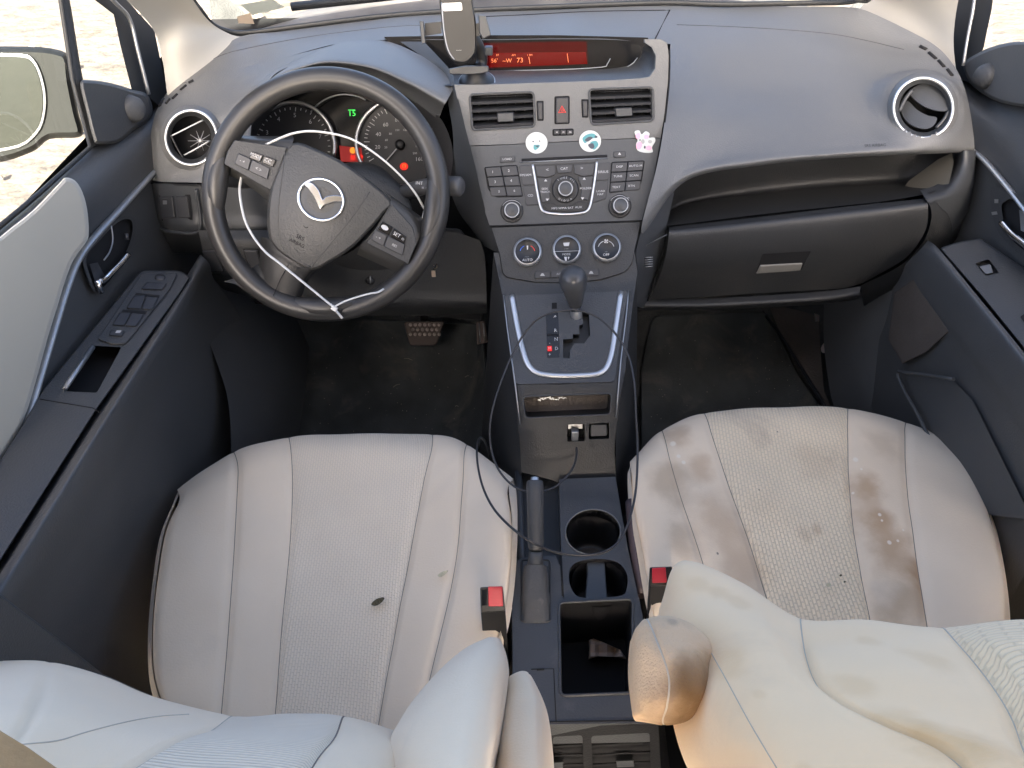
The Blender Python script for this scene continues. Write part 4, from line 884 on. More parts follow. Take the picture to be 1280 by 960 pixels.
for s, a in (('T', -128), ('U', -112), ('N', -98), ('E', -84), ('F', -62), ('I', -52), ('L', -42), ('A', 60), ('U', 78), ('D', 94), ('I', 108), ('O', 122)):
    text(mb, s, 706.5+14.3*cos(radians(a)), 237+14.3*sin(radians(a)), 2.4, R_, h=.0046, rot=radians(a)+(pi/2 if a < 0 else -pi/2))
for c in ((640, 264), (774.5, 258)): strip(mb, ell(c[0], c[1], 13.4, 13.2, 12, 0, 210, 330), R_, .0004, .0042, sub=1)
mb.obj('radio_lettering', 'white', ra)

# --- climate panel
clo = [(613, 284), (660, 282), (720, 279.5), (802, 276.5), (797, 300), (790, 330), (782, 341, 8), (749.5, 350.5), (711, 354.5), (668, 353.5), (629, 346.5, 8), (623.6, 317)]
mb = MB(); sheet(mb, rr(clo, 1.5), CEN, depth=.012, h=.0015, step=12, bev=1.2); cp_ = mb.obj('climate_panel', 'lower', db)
mb = MB(); strip(mb, [(612, 282.8), (700, 279.6), (803, 276)], CEN, .0012, .001, sub=1); mb.obj('panel_seam', 'void', db)
for (x, y, kind) in ((659.3, 316, 0), (708, 313, 1), (757.7, 310.5, 2)):
    n = CEN.norm(x, y); p = CEN(x, y, .001); mb = MB()
    lathe(mb, p, n, [(.0235, 0), (.0235, .007), (.0225, .010), (.0195, .011)], 44, 0); lathe(mb, p, n, [(.0196, .011), (.019, .0095), (0, .0098)], 44, 1)
    kb = mb.obj('climate_knob', ['satin2', 'black'], cp_)
    PK = Plane(p+n*.0106, n); mb = MB()
    if kind == 0:
        text(mb, 'AUTO', x, y+9, 3.2, PK, h=0); text(mb, '- ------', x-1, y+5, 1.8, PK, h=0); flatpoly(mb, [(x-1, y-9), (x+1, y-9), (x+.5, y-4), (x-.5, y-4)], PK, 0)
        mb.obj('knob_lettering', 'white', kb); mb = MB(); strip(mb, ell(x, y, 9.5, 9.5, 10, 0, 195, 245), PK, .0006, 0, sub=1); mb.obj('cold_mark', 'blue', kb)
        mb = MB(); strip(mb, ell(x, y, 9.5, 9.5, 10, 0, 295, 345), PK, .0006, 0, sub=1); mb.obj('warm_mark', 'redp', kb)
    elif kind == 1:
        strip(mb, [(x-16.5, y+1.5), (x+16.5, y+.5)], PK, .0004, 0, sub=1); text(mb, 'MODE', x, y+5, 2.6, PK, h=0); text(mb, '- ----', x, y-2.2, 1.8, PK, h=0)
        flatpoly(mb, [(x-4, y-9.5), (x+4, y-10), (x+3, y-5.5), (x-3, y-5.5)], PK, 0); flatpoly(mb, [(x-3, y+8), (x+.5, y+8), (x+.5, y+13), (x-1.5, y+13)], PK, 0); flatpoly(mb, [(x+1.5, y+8), (x+4, y+8), (x+2.6, y+12)], PK, 0); mb.obj('knob_lettering', 'white', kb)
    else:
        text(mb, 'OFF', x, y+8, 3.2, PK, h=0); text(mb, '----', x, y+4, 1.8, PK, h=0); strip(mb, ell(x, y, 10, 9.5, 10, 0, 195, 250), PK, .0006, 0, sub=1); strip(mb, ell(x, y, 10, 9.5, 10, 0, 290, 345), PK, .0006, 0, sub=1)
        for k in range(4): a = k*pi/2+.4; flatpoly(mb, [(x, y-9), (x+3*cos(a), y-9+3*sin(a)), (x+3*cos(a+.9), y-9+3*sin(a+.9))], PK, 0)
        mb.obj('knob_lettering', 'white', kb)
for i in range(4):
    x0 = 668+i*20.2; sl_ = -.0455
    o = plate('climate_button', rr([(x0+.5, 340+i*-.9), (x0+19.4, 339.2-i*.9), (x0+19.4, 347.6-i*.9), (x0+.5, 348.4-i*.9)], 1), lambda x, y, h=0: CEN(x, y, h+.002), .002, 'key', cp_, bev=.5)
    mb = MB(); x = x0+10; y = 344-i*.9
    if i in (0, 3): flatpoly(mb, [(x-3, y+1.5), (x+3, y+1.5), (x+1, y-1.8), (x-1, y-1.8)], CEN, .0048)
    else: text(mb, 'A/C' if i == 1 else 'REAR', x, y, 2.4, CEN, h=.0048)
    mb.obj('button_mark', 'satin2', o)

# --- passenger side: big pad, vent, shelf, glove box
rowsR = [
 [(838, 7, 1.51), (900, 9, 1.505), (960, 9, 1.49), (1020, 8, 1.47), (1060, 9, 1.45), (1082, 13, 1.43), (1120, 30, 1.385)],
 [(840, 31, 1.42), (905, 33, 1.42), (970, 36, 1.41), (1035, 42, 1.40), (1090, 50, 1.38), (1125, 52, 1.36), (1165, 54, 1.33)],
 [(838, 55, 1.35), (905, 60, 1.35), (980, 66, 1.345), (1050, 72, 1.33), (1110, 76, 1.31), (1152, 76, 1.295), (1188, 76, 1.29)],
 [(836, 100, 1.235), (905, 108, 1.26), (980, 112, 1.26), (1050, 116, 1.24), (1110, 116, 1.22), (1160, 110, 1.22), (1204, 105, 1.24)],
 [(831, 150, 1.145), (900, 152, 1.175), (980, 154, 1.18), (1050, 156, 1.17), (1112, 156, 1.16), (1166, 150, 1.165), (1213, 145, 1.19)],
 [(821, 208, 1.085), (880, 196, 1.12), (970, 186, 1.13), (1050, 182, 1.13), (1114, 176, 1.125), (1170, 172, 1.13), (1217, 170, 1.16)],
 [(802, 282, 1.035), (856, 222, 1.09), (950, 203, 1.11), (1044, 194, 1.115), (1116, 190, 1.11), (1172, 188, 1.12), (1218, 186, 1.15)],
 [(806, 290, 1.06), (858, 226, 1.12), (950, 207, 1.14), (1044, 198, 1.145), (1116, 194, 1.14), (1172, 192, 1.15), (1218, 190, 1.17)],
 [(806, 275, 1.16), (858, 220, 1.22), (950, 203, 1.24), (1044, 196, 1.24), (1116, 192, 1.24), (1172, 190, 1.24), (1218, 186, 1.24)]]
VC_ = at(1152, 135, 'Y', 1.19)
def vb(u, v, p):
    d = (p-VC_).length
    t = min(1, max(0, (.092-d)/.035)); return .011*t*t*(3-2*t) if v < 6 else 0
for r, e in zip(rowsR, ((770, 9, 1.51), (770, 30, 1.42), (770, 50, 1.34))): r.insert(0, e)
for r in rowsR[3:]: r.insert(0, (2*r[0][0]-r[1][0], 2*r[0][1]-r[1][1], 2*r[0][2]-r[1][2]))
V, F, fc, uv = loft([A(r) for r in rowsR], 10, 10, disp=vb); F = [f for f, c in zip(F, fc) if c > 0]
PD = OnMesh(V, F)
F2 = cut(V, F, ell(1154, 135, 35, 36, 30)); MB().add(V, F2, True).obj('passenger_pad', 'pad', db)
mb = MB(); strip(mb, [(846, 31), (905, 33), (970, 36.5), (1035, 42), (1080, 50), (1130, 62)], PD, .0007, .0); mb.obj('pad_seam', 'lower', db)
mb = MB(); text(mb, 'SRS AIRBAG', 1094, 182, 3.6, PD, h=.0004, rot=-.05); mb.obj('airbag_lettering', 'lower', db)
def rvent(c, rx, ry, surf, mode, rot=0.):
    c3, n = surf.hit(*c); 
    n = (n*.5+(CP-c3).normalized()*.5+Vector((.0, -.3, 0))).normalized()
    pl = Plane(c3+n*(.022 if mode else .007), n); R1 = (pl(c[0]+rx, c[1])-pl(c[0], c[1])).length
    mb = MB(); strip(mb, ell(c[0], c[1], rx, ry, 44), pl, .0024, .002, sub=1, closed=True); v = mb.obj('air_vent', 'satin', db)
    # outer collar blending into the pad
    mb = MB(); a = ell(c[0], c[1], rx+8, ry+8, 44); b = ell(c[0], c[1], rx+2, ry+2, 44); b2 = ell(c[0], c[1], rx, ry, 44)
    VV = [surf(*p, -.001) for p in a]+[pl(*p, -.0) for p in b]+[pl(*p, .002) for p in b2]; n_ = 44
    mb.add(VV, [(r*n_+i, r*n_+(i+1) % n_, (r+1)*n_+(i+1) % n_, (r+1)*n_+i) for r in range(2) for i in range(n_)], True); mb.obj('vent_collar', 'pad', v)
    # inner tube and back
    mb = MB(); a = ell(c[0], c[1], rx-1.5, ry-1.5, 44); b = ell(c[0], c[1], rx-7, ry-7, 44); VV = [pl(*p, .0015) for p in a]+[pl(*p, -.006) for p in b]+[pl(*p, -.05) for p in b]
    mb.add(VV, [(r*n_+i, r*n_+(i+1) % n_, (r+1)*n_+(i+1) % n_, (r+1)*n_+i) for r in range(2) for i in range(n_)], True); mb.obj('vent_barrel', 'panel' if mode else 'lower', v)
    mb = MB(); flatpoly(mb, ell(c[0], c[1], rx+4, ry+4, 30), pl, -.048); mb.obj('vent_throat', 'void', v)
    return v, pl
v, pl = rvent((1154, 135), 37, 37.5, PD, 1)
def lens(mb, cx, cy, a, b, rot, pl, h0, h1, cutk=1.):
    """curved vent blade: half-moon plate bowed outwards"""
    top = ell(cx, cy, a, b, 24, rot, 180, 360); bot = ell(cx, cy, a, b*cutk, 24, rot, 0, 180)
    V = [pl(*p, h0) for p in top]+[pl(*p, h1) for p in bot]; n = len(V); V.append(pl(cx, cy, (h0+h1)/2+.004)); F = [(i, (i+1) % n, n) for i in range(n)]
    V += [p-pl.n*.004 for p in V[:n]]; F += [(i, (i+1) % n, n+1+(i+1) % n, n+1+i) for i in range(n)]; mb.add(V, F, [True]*n+[False]*n); return mb
def blade(pts, ymid):
    q = crp(pts, 4, True); vs, fs = fill(q if area(q) > 0 else q[::-1], (), 4); f = lambda x, y: pl(x, y, -.010+.0005*(y-ymid)+.0002*(x-1150)-.00004*((x-1155)**2)*.2)
    V = [f(x, y) for x, y in vs]; n = len(V); e = q if area(q) > 0 else q[::-1]; m_ = MB().add(V, fs, True)
    a = [f(x, y) for x, y in e]; b = [p-pl.n*.005 for p in a]; k = len(a); m_.add(a+b, [(i, (i+1) % k, k+(i+1) % k, k+i) for i in range(k)], True); m_.obj('vent_blade', 'panel', v)
blade([(1138, 117.7), (1143, 109), (1156, 104), (1172.5, 106), (1184, 117), (1186, 129), (1184, 137.5), (1177, 139), (1164, 136.5), (1149.6, 129.5)], 125)
blade([(1134, 126), (1126.5, 137.5), (1132, 150), (1143, 158), (1157, 161), (1167, 157), (1171, 147), (1160, 144.5), (1146, 137)], 145)
mb = MB(); strip(mb, [(1140, 113), (1132, 123), (1124, 139)], pl, .0028, -.006); mb.obj('vent_frame', 'panel', v); mb = MB(); strip(mb, [(1186, 138), (1180, 149), (1170, 160)], pl, .0028, -.006); mb.obj('vent_frame', 'panel', v)
v, pl = rvent((239, 172), 32, 34, SH, 0)
for p in ([(214, 170), (228, 163), (254, 150)], [(230, 194), (245, 186), (262, 176)]):
    mb = MB(); strip(mb, p, pl, .0014, -.006); mb.obj('vent_bar', 'satin2', v)
mb = MB(); strip(mb, [(213, 168), (222, 186), (230, 199)], pl, .0016, -.006); mb.obj('vent_frame', 'black', v); mb = MB(); strip(mb, [(256, 148), (266, 160), (270, 174)], pl, .0016, -.006); mb.obj('vent_frame', 'black', v)
mb = MB()
for a in range(0, 180, 36): strip(mb, [(250-15*cos(radians(a)), 176-13*sin(radians(a))), (250+15*cos(radians(a)), 176+13*sin(radians(a)))], pl, .0006, -.02, sub=1)
mb.obj('vent_spokes', 'satin2', v)
# demister slots near both ends
for pts, sf in ((((1150, 58, 1158, 62), (1161, 66, 1170, 74), (1173, 76, 1180, 84), (1184, 87, 1190, 95)), PD), (((200, 133, 205, 124), (208, 130, 213, 124), (216, 124, 222, 118), (226, 113, 233, 107), (236, 104, 242, 101)), SH)):
    mb = MB()
    for a in pts: strip(mb, [a[:2], a[2:]], sf, .0028, .0002, sub=1)
    mb.obj('demister_slot', 'void', db)
# shelf recess under the pad
rows = [[(806, 275, 1.16), (858, 220, 1.22), (950, 203, 1.24), (1044, 196, 1.24), (1116, 192, 1.24), (1172, 190, 1.24), (1218, 186, 1.24)],
        [(822, 272, 1.20), (862, 250, 1.24), (950, 236, 1.25), (1044, 226, 1.25), (1110, 224, 1.24), (1165, 226, 1.20), (1186, 224, 1.15)],
        [(828, 276, 1.16), (862, 258, 1.20), (950, 247, 1.21), (1044, 239, 1.21), (1100, 235, 1.20), (1145, 236, 1.16), (1176, 234, 1.12)],
        [(834, 282, 1.075), (870, 278, 1.09), (950, 268, 1.10), (1044, 258, 1.10), (1100, 252, 1.095), (1145, 245, 1.09), (1166, 240, 1.08)]]
V, F, fc, uv = loft([A(r) for r in rows], 6, 6); MB().add(V, F, True).obj('shelf', 'lower', db)
mb = MB(); strip(mb, [(846, 266, 1.17)[:2], (900, 256), (980, 248), (1060, 240), (1110, 236)], PY(1.165, .6), .0012, .002); mb.obj('shelf_edge', 'satin2', db)
mb = MB(); EW = pf((1128, 236, 'Y', 1.20), (1188, 193, 'Y', 1.165), (1178, 243, 'Y', 1.10)); sheet(mb, crp([(1190, 191), (1188, 222), (1180, 240), (1160, 245), (1128, 237), (1152, 214)], 2, True), EW, depth=.004, step=0); mb.obj('shelf_end', mat('warm_lit_plastic', (.20, .175, .135), .45), db)  # warm reflected light put into the colour of this end wall
# right end bracket
rows = [[(1150, 238, 1.10), (1172, 230, 1.13), (1186, 215, 1.16), (1192, 200, 1.18), (1194, 188, 1.18)],
        [(1158, 250, 1.06), (1184, 240, 1.085), (1196, 222, 1.11), (1202, 205, 1.13), (1204, 188, 1.14)],
        [(1166, 262, 1.07), (1196, 252, 1.09), (1212, 232, 1.11), (1217, 212, 1.13), (1219, 188, 1.15)],
        [(1166, 300, 1.09), (1190, 290, 1.10), (1208, 268, 1.12), (1217, 240, 1.15), (1220, 190, 1.19)]]
V, F, fc, uv = loft([A(r) for r in rows], 6, 6); MB().add(V, F, True).obj('end_bracket', 'panel', db)
rows = [[(1158, 250, 1.06), (1164, 262, 1.06), (1163, 280, 1.065), (1152, 305, 1.075), (1125, 332, 1.085), (1076, 357, 1.10)],
        [(1172, 254, 1.07), (1182, 272, 1.08), (1182, 300, 1.09), (1166, 325, 1.10), (1136, 352, 1.11), (1078, 372, 1.12)],
        [(1166, 262, 1.09), (1200, 262, 1.12), (1206, 285, 1.14), (1190, 310, 1.15), (1150, 350, 1.15), (1080, 384, 1.16)]]
V, F, fc, uv = loft([A(r) for r in rows], 6, 5); MB().add(V, F, True).obj('lower_bracket', 'lower', db)
mb = MB(); sheet(mb, [(1030, 340), (1130, 250), (1222, 185), (1226, 270), (1130, 372), (1040, 378)], PY(1.27), depth=.01, step=0); mb.obj('light_slit_blocker', 'void', db)  # added dark sheet that blocks bright slits around the bracket
# glove box lid
rows = [[(836, 284, 1.08), (880, 279, 1.085), (960, 270, 1.09), (1044, 260, 1.09), (1110, 253, 1.085), (1156, 248, 1.08)],
        [(836, 292, 1.055), (880, 289, 1.06), (960, 281, 1.065), (1044, 272, 1.065), (1110, 265, 1.06), (1160, 258, 1.055)],
        [(832, 320, 1.055), (880, 318, 1.06), (960, 312, 1.065), (1044, 305, 1.065), (1100, 300, 1.065), (1156, 290, 1.06)],
        [(822, 352, 1.075), (880, 350, 1.08), (960, 346, 1.085), (1044, 341, 1.085), (1090, 338, 1.085), (1130, 324, 1.08)],
        [(812, 374, 1.09), (880, 371, 1.095), (960, 366, 1.10), (1030, 362, 1.10), (1056, 360, 1.10), (1078, 354, 1.10)]]
V, F, fc, uv = loft([A(r) for r in rows], 8, 6); GB = OnMesh(V, F); mb = MB().add(V, F, True); gb = mb.obj('glove_box_lid', 'lower', db)
hole = rr([(953, 317), (1014, 313.5), (1008, 324), (1002, 337), (945, 341)], 2)
mb = MB(); flatpoly(mb, hole, GB, .0008); mb.obj('latch_recess', 'void', gb)
mb = MB(); sheet(mb, rr([(950, 331), (1003, 328), (1000, 337), (945, 341)], 1), GB, depth=.006, h=.003, bev=.8, step=0); mb.obj('latch', mat('latch', (.20, .19, .17), .45), gb)
mb = MB(); strip(mb, [(832, 288), (828, 318), (820, 345), (810, 376)], PY(1.08), .002, 0); mb.obj('lid_gap', 'void', db)
rows = [[(794, 374, 1.10), (880, 373, 1.105), (960, 369, 1.105), (1030, 364, 1.105), (1076, 358, 1.10)],
        [(796, 385, 1.09), (880, 384, 1.09), (960, 380, 1.09), (1030, 376, 1.09), (1074, 370, 1.09)],
        [(798, 388, 1.14), (880, 388, 1.14), (960, 384, 1.14), (1030, 380, 1.14), (1074, 374, 1.14)]]
V, F, fc, uv = loft([A(r) for r in rows], 6, 4); MB().add(V, F, True).obj('lower_rail', 'lower', db)
# piece between stack and glove box, with its little grille
grid('stack_side', [[(827, 178, 1.12), (817, 225, 1.09), (804, 278, 1.05), (793, 322, 1.02), (790, 350, 1.01), (786, 380, 1.00)],
                    [(846, 226, 1.12), (838, 262, 1.11), (832, 290, 1.08), (826, 322, 1.08), (818, 350, 1.09), (806, 386, 1.10)]], 'Y', 'panel', db)
mb = MB()
for i in range(5): strip(mb, [(806, 322+i*2.8), (816, 321.4+i*2.8)], PY(1.045), .0007, .003, sub=1)
mb.obj('speaker_grille', 'satin2', db)
mb = MB(); strip(mb, [(794, 313), (815, 303), (834, 293)], PY(1.05), .0011, .002, sub=2); mb.obj('panel_seam', 'panel', db)
# ================================================================== STEERING WHEEL
WC = at(407, 243, 'Y', 1.02); WN = Vector((.0, -cos(radians(30)), sin(radians(30)))).normalized()
WP = Plane(WC, WN)
sw = thing('steering_wheel', 'black three-spoke steering wheel turned to the right, with silver emblem and thumb buttons', 'steering wheel', WC)
wx = Vector((1, 0, 0)); wy = WN.cross(wx).normalized()
# rim measured through the photo's inner and outer edges
mb = MB(); P_ = []; 
for k in range(96):
    a = 2*pi*k/96; q = (407.5+141.5*cos(a), 243.5+145.5*sin(a)); P_.append(WP(*q, 0))
rad_ = []
tube(mb, P_, .0165, 16, closed=True); mb.obj('rim', 'wheel', sw)
# thumb rests and grip pads
for c0, c1 in ((170, 205), (-12, 28), (70, 110)):
    mb = MB()
    pts = [WP(407.5+137*cos(radians(a)), 243.5+141*sin(radians(a)), .003) for a in range(c0, c1+1, 3)]; n = len(pts)
    tube(mb, pts, [.004+.0125*abs(sin(pi*i/(n-1)))**.5 for i in range(n)], 12); mb.obj('thumb_rest', 'wheel', sw)
# spokes joining hub and rim
def spoke(rows, name='spoke', m='spoke', nu=5, nv=5):
    V, F, _, _ = loft([[WP(x, y, h) for x, y, h in r] for r in rows], nu, nv); return MB().add(V, F, True).obj(name, m, sw)
spoke([[(286, 168, -.022), (292, 174, -.002), (284, 190, .002), (277, 204, -.002), (276, 216, -.022)],
       [(318, 170, -.02), (325, 177, .004), (315, 198, .010), (306, 216, .004), (304, 228, -.02)],
       [(366, 170, -.02), (366, 178, .012), (352, 208, .018), (340, 242, .012), (336, 252, -.02)]])
spoke([[(482, 240, -.02), (489, 250, .012), (472, 282, .018), (452, 306, .012), (446, 318, -.02)],
       [(508, 258, -.02), (512, 268, .004), (500, 296, .010), (488, 322, .004), (482, 334, -.02)],
       [(534, 276, -.022), (527, 288, -.002), (524, 312, .002), (515, 334, -.002), (508, 346, -.022)]])
spoke([[(326, 296, -.01), (337, 300, .012), (362, 322, .017), (392, 334, .014), (408, 330, -.012)],
       [(324, 330, -.014), (332, 334, .006), (350, 348, .010), (376, 350, .006), (388, 346, -.014)],
       [(322, 360, -.02), (329, 364, -.002), (343, 376, .002), (362, 384, -.002), (372, 384, -.02)]], m='wheel')
spoke([[(280, 352, -.018), (296, 356, -.008), (310, 366, -.006), (330, 376, -.008)],
       [(300, 345, -.018), (312, 352, -.004), (322, 360, -.002), (332, 366, -.006)],
       [(322, 330, -.02), (328, 338, -.004), (330, 346, .002), (334, 356, .0)]], name='spoke_web', m='spoke')
# dark column behind the wheel boss
mb = MB(); lathe(mb, WP(405, 262, -.01), -WN, [(.075, 0), (.07, .03), (.05, .08), (.04, .12)], 32); mb.obj('hub', 'lower', sw)
# airbag cover, domed
cov = crp([(364, 179), (400, 188), (440, 210), (489, 250), (479, 268), (462, 288), (440, 310), (414, 327), (390, 338), (366, 328), (345, 312), (336, 296), (334, 270), (337, 240), (345, 215)], 4, True)
cc = (402, 258)
def dome(x, y, h=0.):
    d = min(1, sqrt(((x-cc[0])/86)**2+((y-cc[1])/86)**2)); return WP(x, y, .016+.018*(1-d*d)+h)
class DomeS:
    def __call__(s, x, y, h=0.): return dome(x, y, h)
    def norm(s, x, y): return WN
DS = DomeS()
mb = MB(); sheet(mb, cov, DS, depth=.03, h=.0, bev=3.5, step=8); bag = mb.obj('airbag_cover', 'bag', sw)
mb = MB(); strip(mb, [(357, 186), (352, 225), (348, 262), (350, 298), (362, 320), (389, 334)], DS, .0009, -.0002); strip(mb, [(462, 240), (440, 272), (412, 306), (389, 334)], DS, .0007, -.0002); mb.obj('cover_crease', 'spoke', bag)
# emblem: oval ring with wings
mb = MB(); strip(mb, ell(401, 249.5, 28.5, 25, 48, radians(25)), DS, .0026, .003, sub=1, closed=True, flat=.7); em = mb.obj('emblem', 'chrome', bag)
mb = MB(); flatpoly(mb, ell(401, 249.5, 28, 24.5, 40, radians(25)), DS, .0008); mb.obj('emblem_field', 'panel', bag)
wing = [(380, 230), (389, 228), (398, 237), (403, 249), (407, 246), (417, 244), (428, 245.5), (429, 252), (420, 252), (412, 254), (405, 257), (400, 262), (397, 256), (392, 246), (385, 236)]
mb = MB(); sheet(mb, crp(wing, 3, True), DS, depth=.0035, h=.0045, bev=.8, step=0); mb.obj('emblem_wings', 'chrome', bag)
mb = MB(); text(mb, 'SRS', 375, 297, 5, DS, h=.0006, rot=.45); text(mb, 'AIRBAG', 371, 304, 4.2, DS, h=.0006, rot=.45); strip(mb, [(379, 282), (382, 285), (385, 284)], DS, .0004, .0006, sub=1); mb.obj('airbag_lettering', 'void', bag)
# lower spoke trim joint
mb = MB(); strip(mb, [(361, 330), (350, 350), (341, 371)], lambda x, y, h=0: WP(x, y, .0145+h), .0006, 0, sub=1); mb.obj('spoke_joint', 'void', sw)
# button pods
WB = lambda x, y, h=0: WP(x, y, .0145+h)
def podplate(p, name, m, t=.003, h0=0., par=None, r=2): return plate(name, rr(p, r), lambda x, y, h=0: WB(x, y, h+h0), t, m, par or sw, bev=.8)
pd1 = podplate([(293, 175), (359, 184), (338, 238), (280, 205), (284, 190)], 'button_pod', 'lower', .004)
pd2 = podplate([(490, 255), (516, 284), (521, 304), (510, 330), (458, 304)], 'button_pod', 'lower', .004)
podplate([(315, 189.5), (329, 194), (325, 202.5), (311, 197.5)], 'thumb_button', 'gloss', .003, .0042, pd1, 1); podplate([(330.5, 194.5), (345, 200), (341, 209), (327, 203)], 'thumb_button', 'gloss', .003, .0042, pd1, 1)
podplate([(298, 191.5), (314, 199), (310, 213), (293, 204.5)], 'thumb_button', 'key', .003, .0042, pd1, 1); podplate([(315, 199.5), (337, 210.5), (334, 224.5), (311, 213.5)], 'thumb_button', 'key', .003, .0042, pd1, 1)
podplate([(478, 276.5), (491, 284), (486, 294), (472, 286.5)], 'thumb_button', 'gloss', .003, .0042, pd2, 1); podplate([(492.5, 285), (508, 296), (505, 305), (487.5, 295)], 'thumb_button', 'gloss', .003, .0042, pd2, 1)
podplate([(469, 286.5), (484, 294.5), (479, 308), (464, 299.5)], 'thumb_button', 'key', .003, .0042, pd2, 1); podplate([(485, 295), (506, 305.5), (503, 319.5), (480, 308.5)], 'thumb_button', 'key', .003, .0042, pd2, 1)
WT = lambda x, y, h=0: WP(x, y, .0222+h)
mb = MB(); text(mb, 'MODE', 319.5, 195, 4.0, WT, h=.0003, rot=.44, xs=.9); text(mb, 'CC', 335, 201, 4.5, WT, h=.0003, rot=.44); text(mb, '- +', 303, 201.5, 4, WT, h=.0003, rot=.44); text(mb, '< >', 323, 211.5, 4, WT, h=.0003, rot=.44); mb.obj('button_lettering', 'white', pd1)
mb = MB(); flatpoly(mb, ell(481, 284.5, 5, 3, 12, .5), WT, .0003); text(mb, 'SET', 496, 293.5, 4.4, WT, h=.0003, rot=.5); text(mb, 'O', 503.5, 299, 3, WT, h=.0003, rot=.5); text(mb, '- +', 473, 297, 4, WT, h=.0003, rot=.46); text(mb, 'RES', 493, 307, 3, WT, h=.0003, rot=.46); mb.obj('button_lettering', 'white', pd2)

# ================================================================== CABLE TIE on the wheel
q = [(531, 262, -.02), (520, 243, .01), (503, 222, .03), (473, 195, .045), (437, 173, .048), (397, 164.5, .046), (370, 166, .04), (345, 175, .026), (322, 188, -.004), (306, 208, -.012), (301, 226, -.010), (300, 245, .004), (308, 280, .014), (328, 311, .022), (352, 331, .030), (384, 357, .032), (417, 384, .024)]
mb = MB(); tube(mb, crv([WP(*p) for p in q], 6), .0021, 8, flat=.6)
q2 = [(417, 384, .024), (430, 377, .026), (447, 371, .024), (462, 367, .022), (475, 364, .018), (490, 352, .0), (505, 330, -.022), (520, 300, -.026), (531, 262, -.02)]
tube(mb, crv([WP(*p) for p in q2], 6), .0019, 8, flat=.6); tube(mb, [WP(413, 380, .025), WP(428, 398, .024)], .0019, 8)
cuboid(mb, WP(418, 385.5, .026), wx*.8+wy*-.6, wy*.8+wx*.6, WN, .0045, .0035, .003)
tag(mb.obj('cable_tie', 'tie'), 'long white cable tie looped around the steering wheel rim', 'cable tie')

# ================================================================== KEY and PEDALS
ky = thing('key', 'small metal key in the ignition, right of the steering wheel', 'key', IG(542, 342, .02))
mb = MB(); cuboid(mb, IG(542, 342, .02), Vector((1, 0, 0)), Vector((0, .2, 1)).normalized(), Vector((0, -1, .2)).normalized(), .0035, .006, .0012); mb.obj('key_bow', 'brass', ky)
mb = MB(); tube(mb, crv([IG(543, 336, .02), IG(546, 334, .03), IG(545, 330, .02), IG(542, 332, .02)], 4), .0008, 6); mb.obj('key_ring', 'brass', ky)
pc = at(531, 413, 'Y', 1.345); PP = Plane(pc, (0, -.75, .66))
pe = thing('brake_pedal', 'wide studded brake pedal under the dashboard', 'pedal', pc)
mb = MB(); sheet(mb, rr([(505, 402), (556, 401), (545, 432), (512, 432)], 4), PP, depth=.014, h=0, bev=1.2, step=0); mb.obj('pedal_pad', 'pedal', pe)
mb = MB()
for j in range(3):
    for i in range(7-(j % 2)):
        x, y = 513+i*6+(j % 2)*3, 406+j*6.0; lathe(mb, PP(x, y, 0), PP.n, [(.0042, 0), (.0032, .003), (0, .003)], 8)
mb.obj('pad_stud', mat('worn_stud', (.40, .34, .30), .5), pe)
mb = MB(); tube(mb, [PP(530, 404, -.015), pc+Vector((0, .09, .10)), pc+Vector((0, .10, .26))], .010, 8); mb.obj('pedal_arm', 'black', pe)
pa = thing('accelerator_pedal', 'narrow ribbed accelerator pedal beside the centre console', 'pedal', at(602, 415, 'Y', 1.33))
AP = PT(602, 415, 1.33, .9)
mb = MB(); sheet(mb, rr([(595, 402), (606, 401), (610, 428), (596, 431)], 2), AP, depth=.012, bev=.8, step=0); mb.obj('pedal_pad', 'pedal', pa)
mb = MB(); strip(mb, [(599, 404), (600, 428)], AP, .0015, .001, sub=1); strip(mb, [(604, 404), (606, 426)], AP, .0015, .001, sub=1); mb.obj('pad_rib', 'satin2', pa)
mb = MB(); tube(mb, [AP(601, 404, -.01), AP(603, 395, -.01)+Vector((0, .1, .1))], .007, 8); mb.obj('pedal_arm', 'black', pa)
# floor mats
for pts, lab, mt in (([(345, 395), (470, 400), (605, 405), (612, 480), (606, 560), (560, 590), (420, 580), (340, 590), (350, 500)], 'dusty black rubber mat on the driver floor beneath the pedals', 'matt'),
                 ([(815, 395), (960, 390), (1000, 470), (1050, 540), (1040, 590), (920, 590), (800, 590), (800, 470)], 'dusty black rubber mat on the passenger floor under the glove box', 'matt')):
    mb = MB(); sheet(mb, rr(pts, 12), FLOOR, depth=.006, h=.010, bev=2, step=16); tag(mb.obj('floor_mat', mt), lab, 'floor mat', 'rubber floor mats')
tp = thing('footrest', 'brown dusty trim wedge in the passenger footwell, right of the rubber mat', 'footwell trim', at(1020, 440, 'Y', 1.25))
mb = MB(); FP_ = pf((970, 388, 'Y', 1.45), (1040, 388, 'Y', 1.40), (1045, 510, 'Y', 1.15)); sheet(mb, [(962, 385), (1022, 382), (1026, 440), (1030, 490), (1044, 520), (1036, 520), (1004, 462), (975, 415)], FP_, depth=.01, step=0); mb.obj('wedge', 'brown', tp)
mb = MB(); strip(mb, [(952, 388), (975, 418), (1004, 464), (1034, 512)], FP_, .004, .0); mb.obj('wedge_edge', 'black', tp)
mb = MB(); flatpoly(mb, [(1017, 384), (1025, 384), (1024, 402), (1019, 402)], FP_, .002); mb.obj('clip', 'brass', tp); mb = MB(); flatpoly(mb, ell(1032, 434, 5, 8, 12, .5), FP_, .002); mb.obj('clip', 'brass', tp)
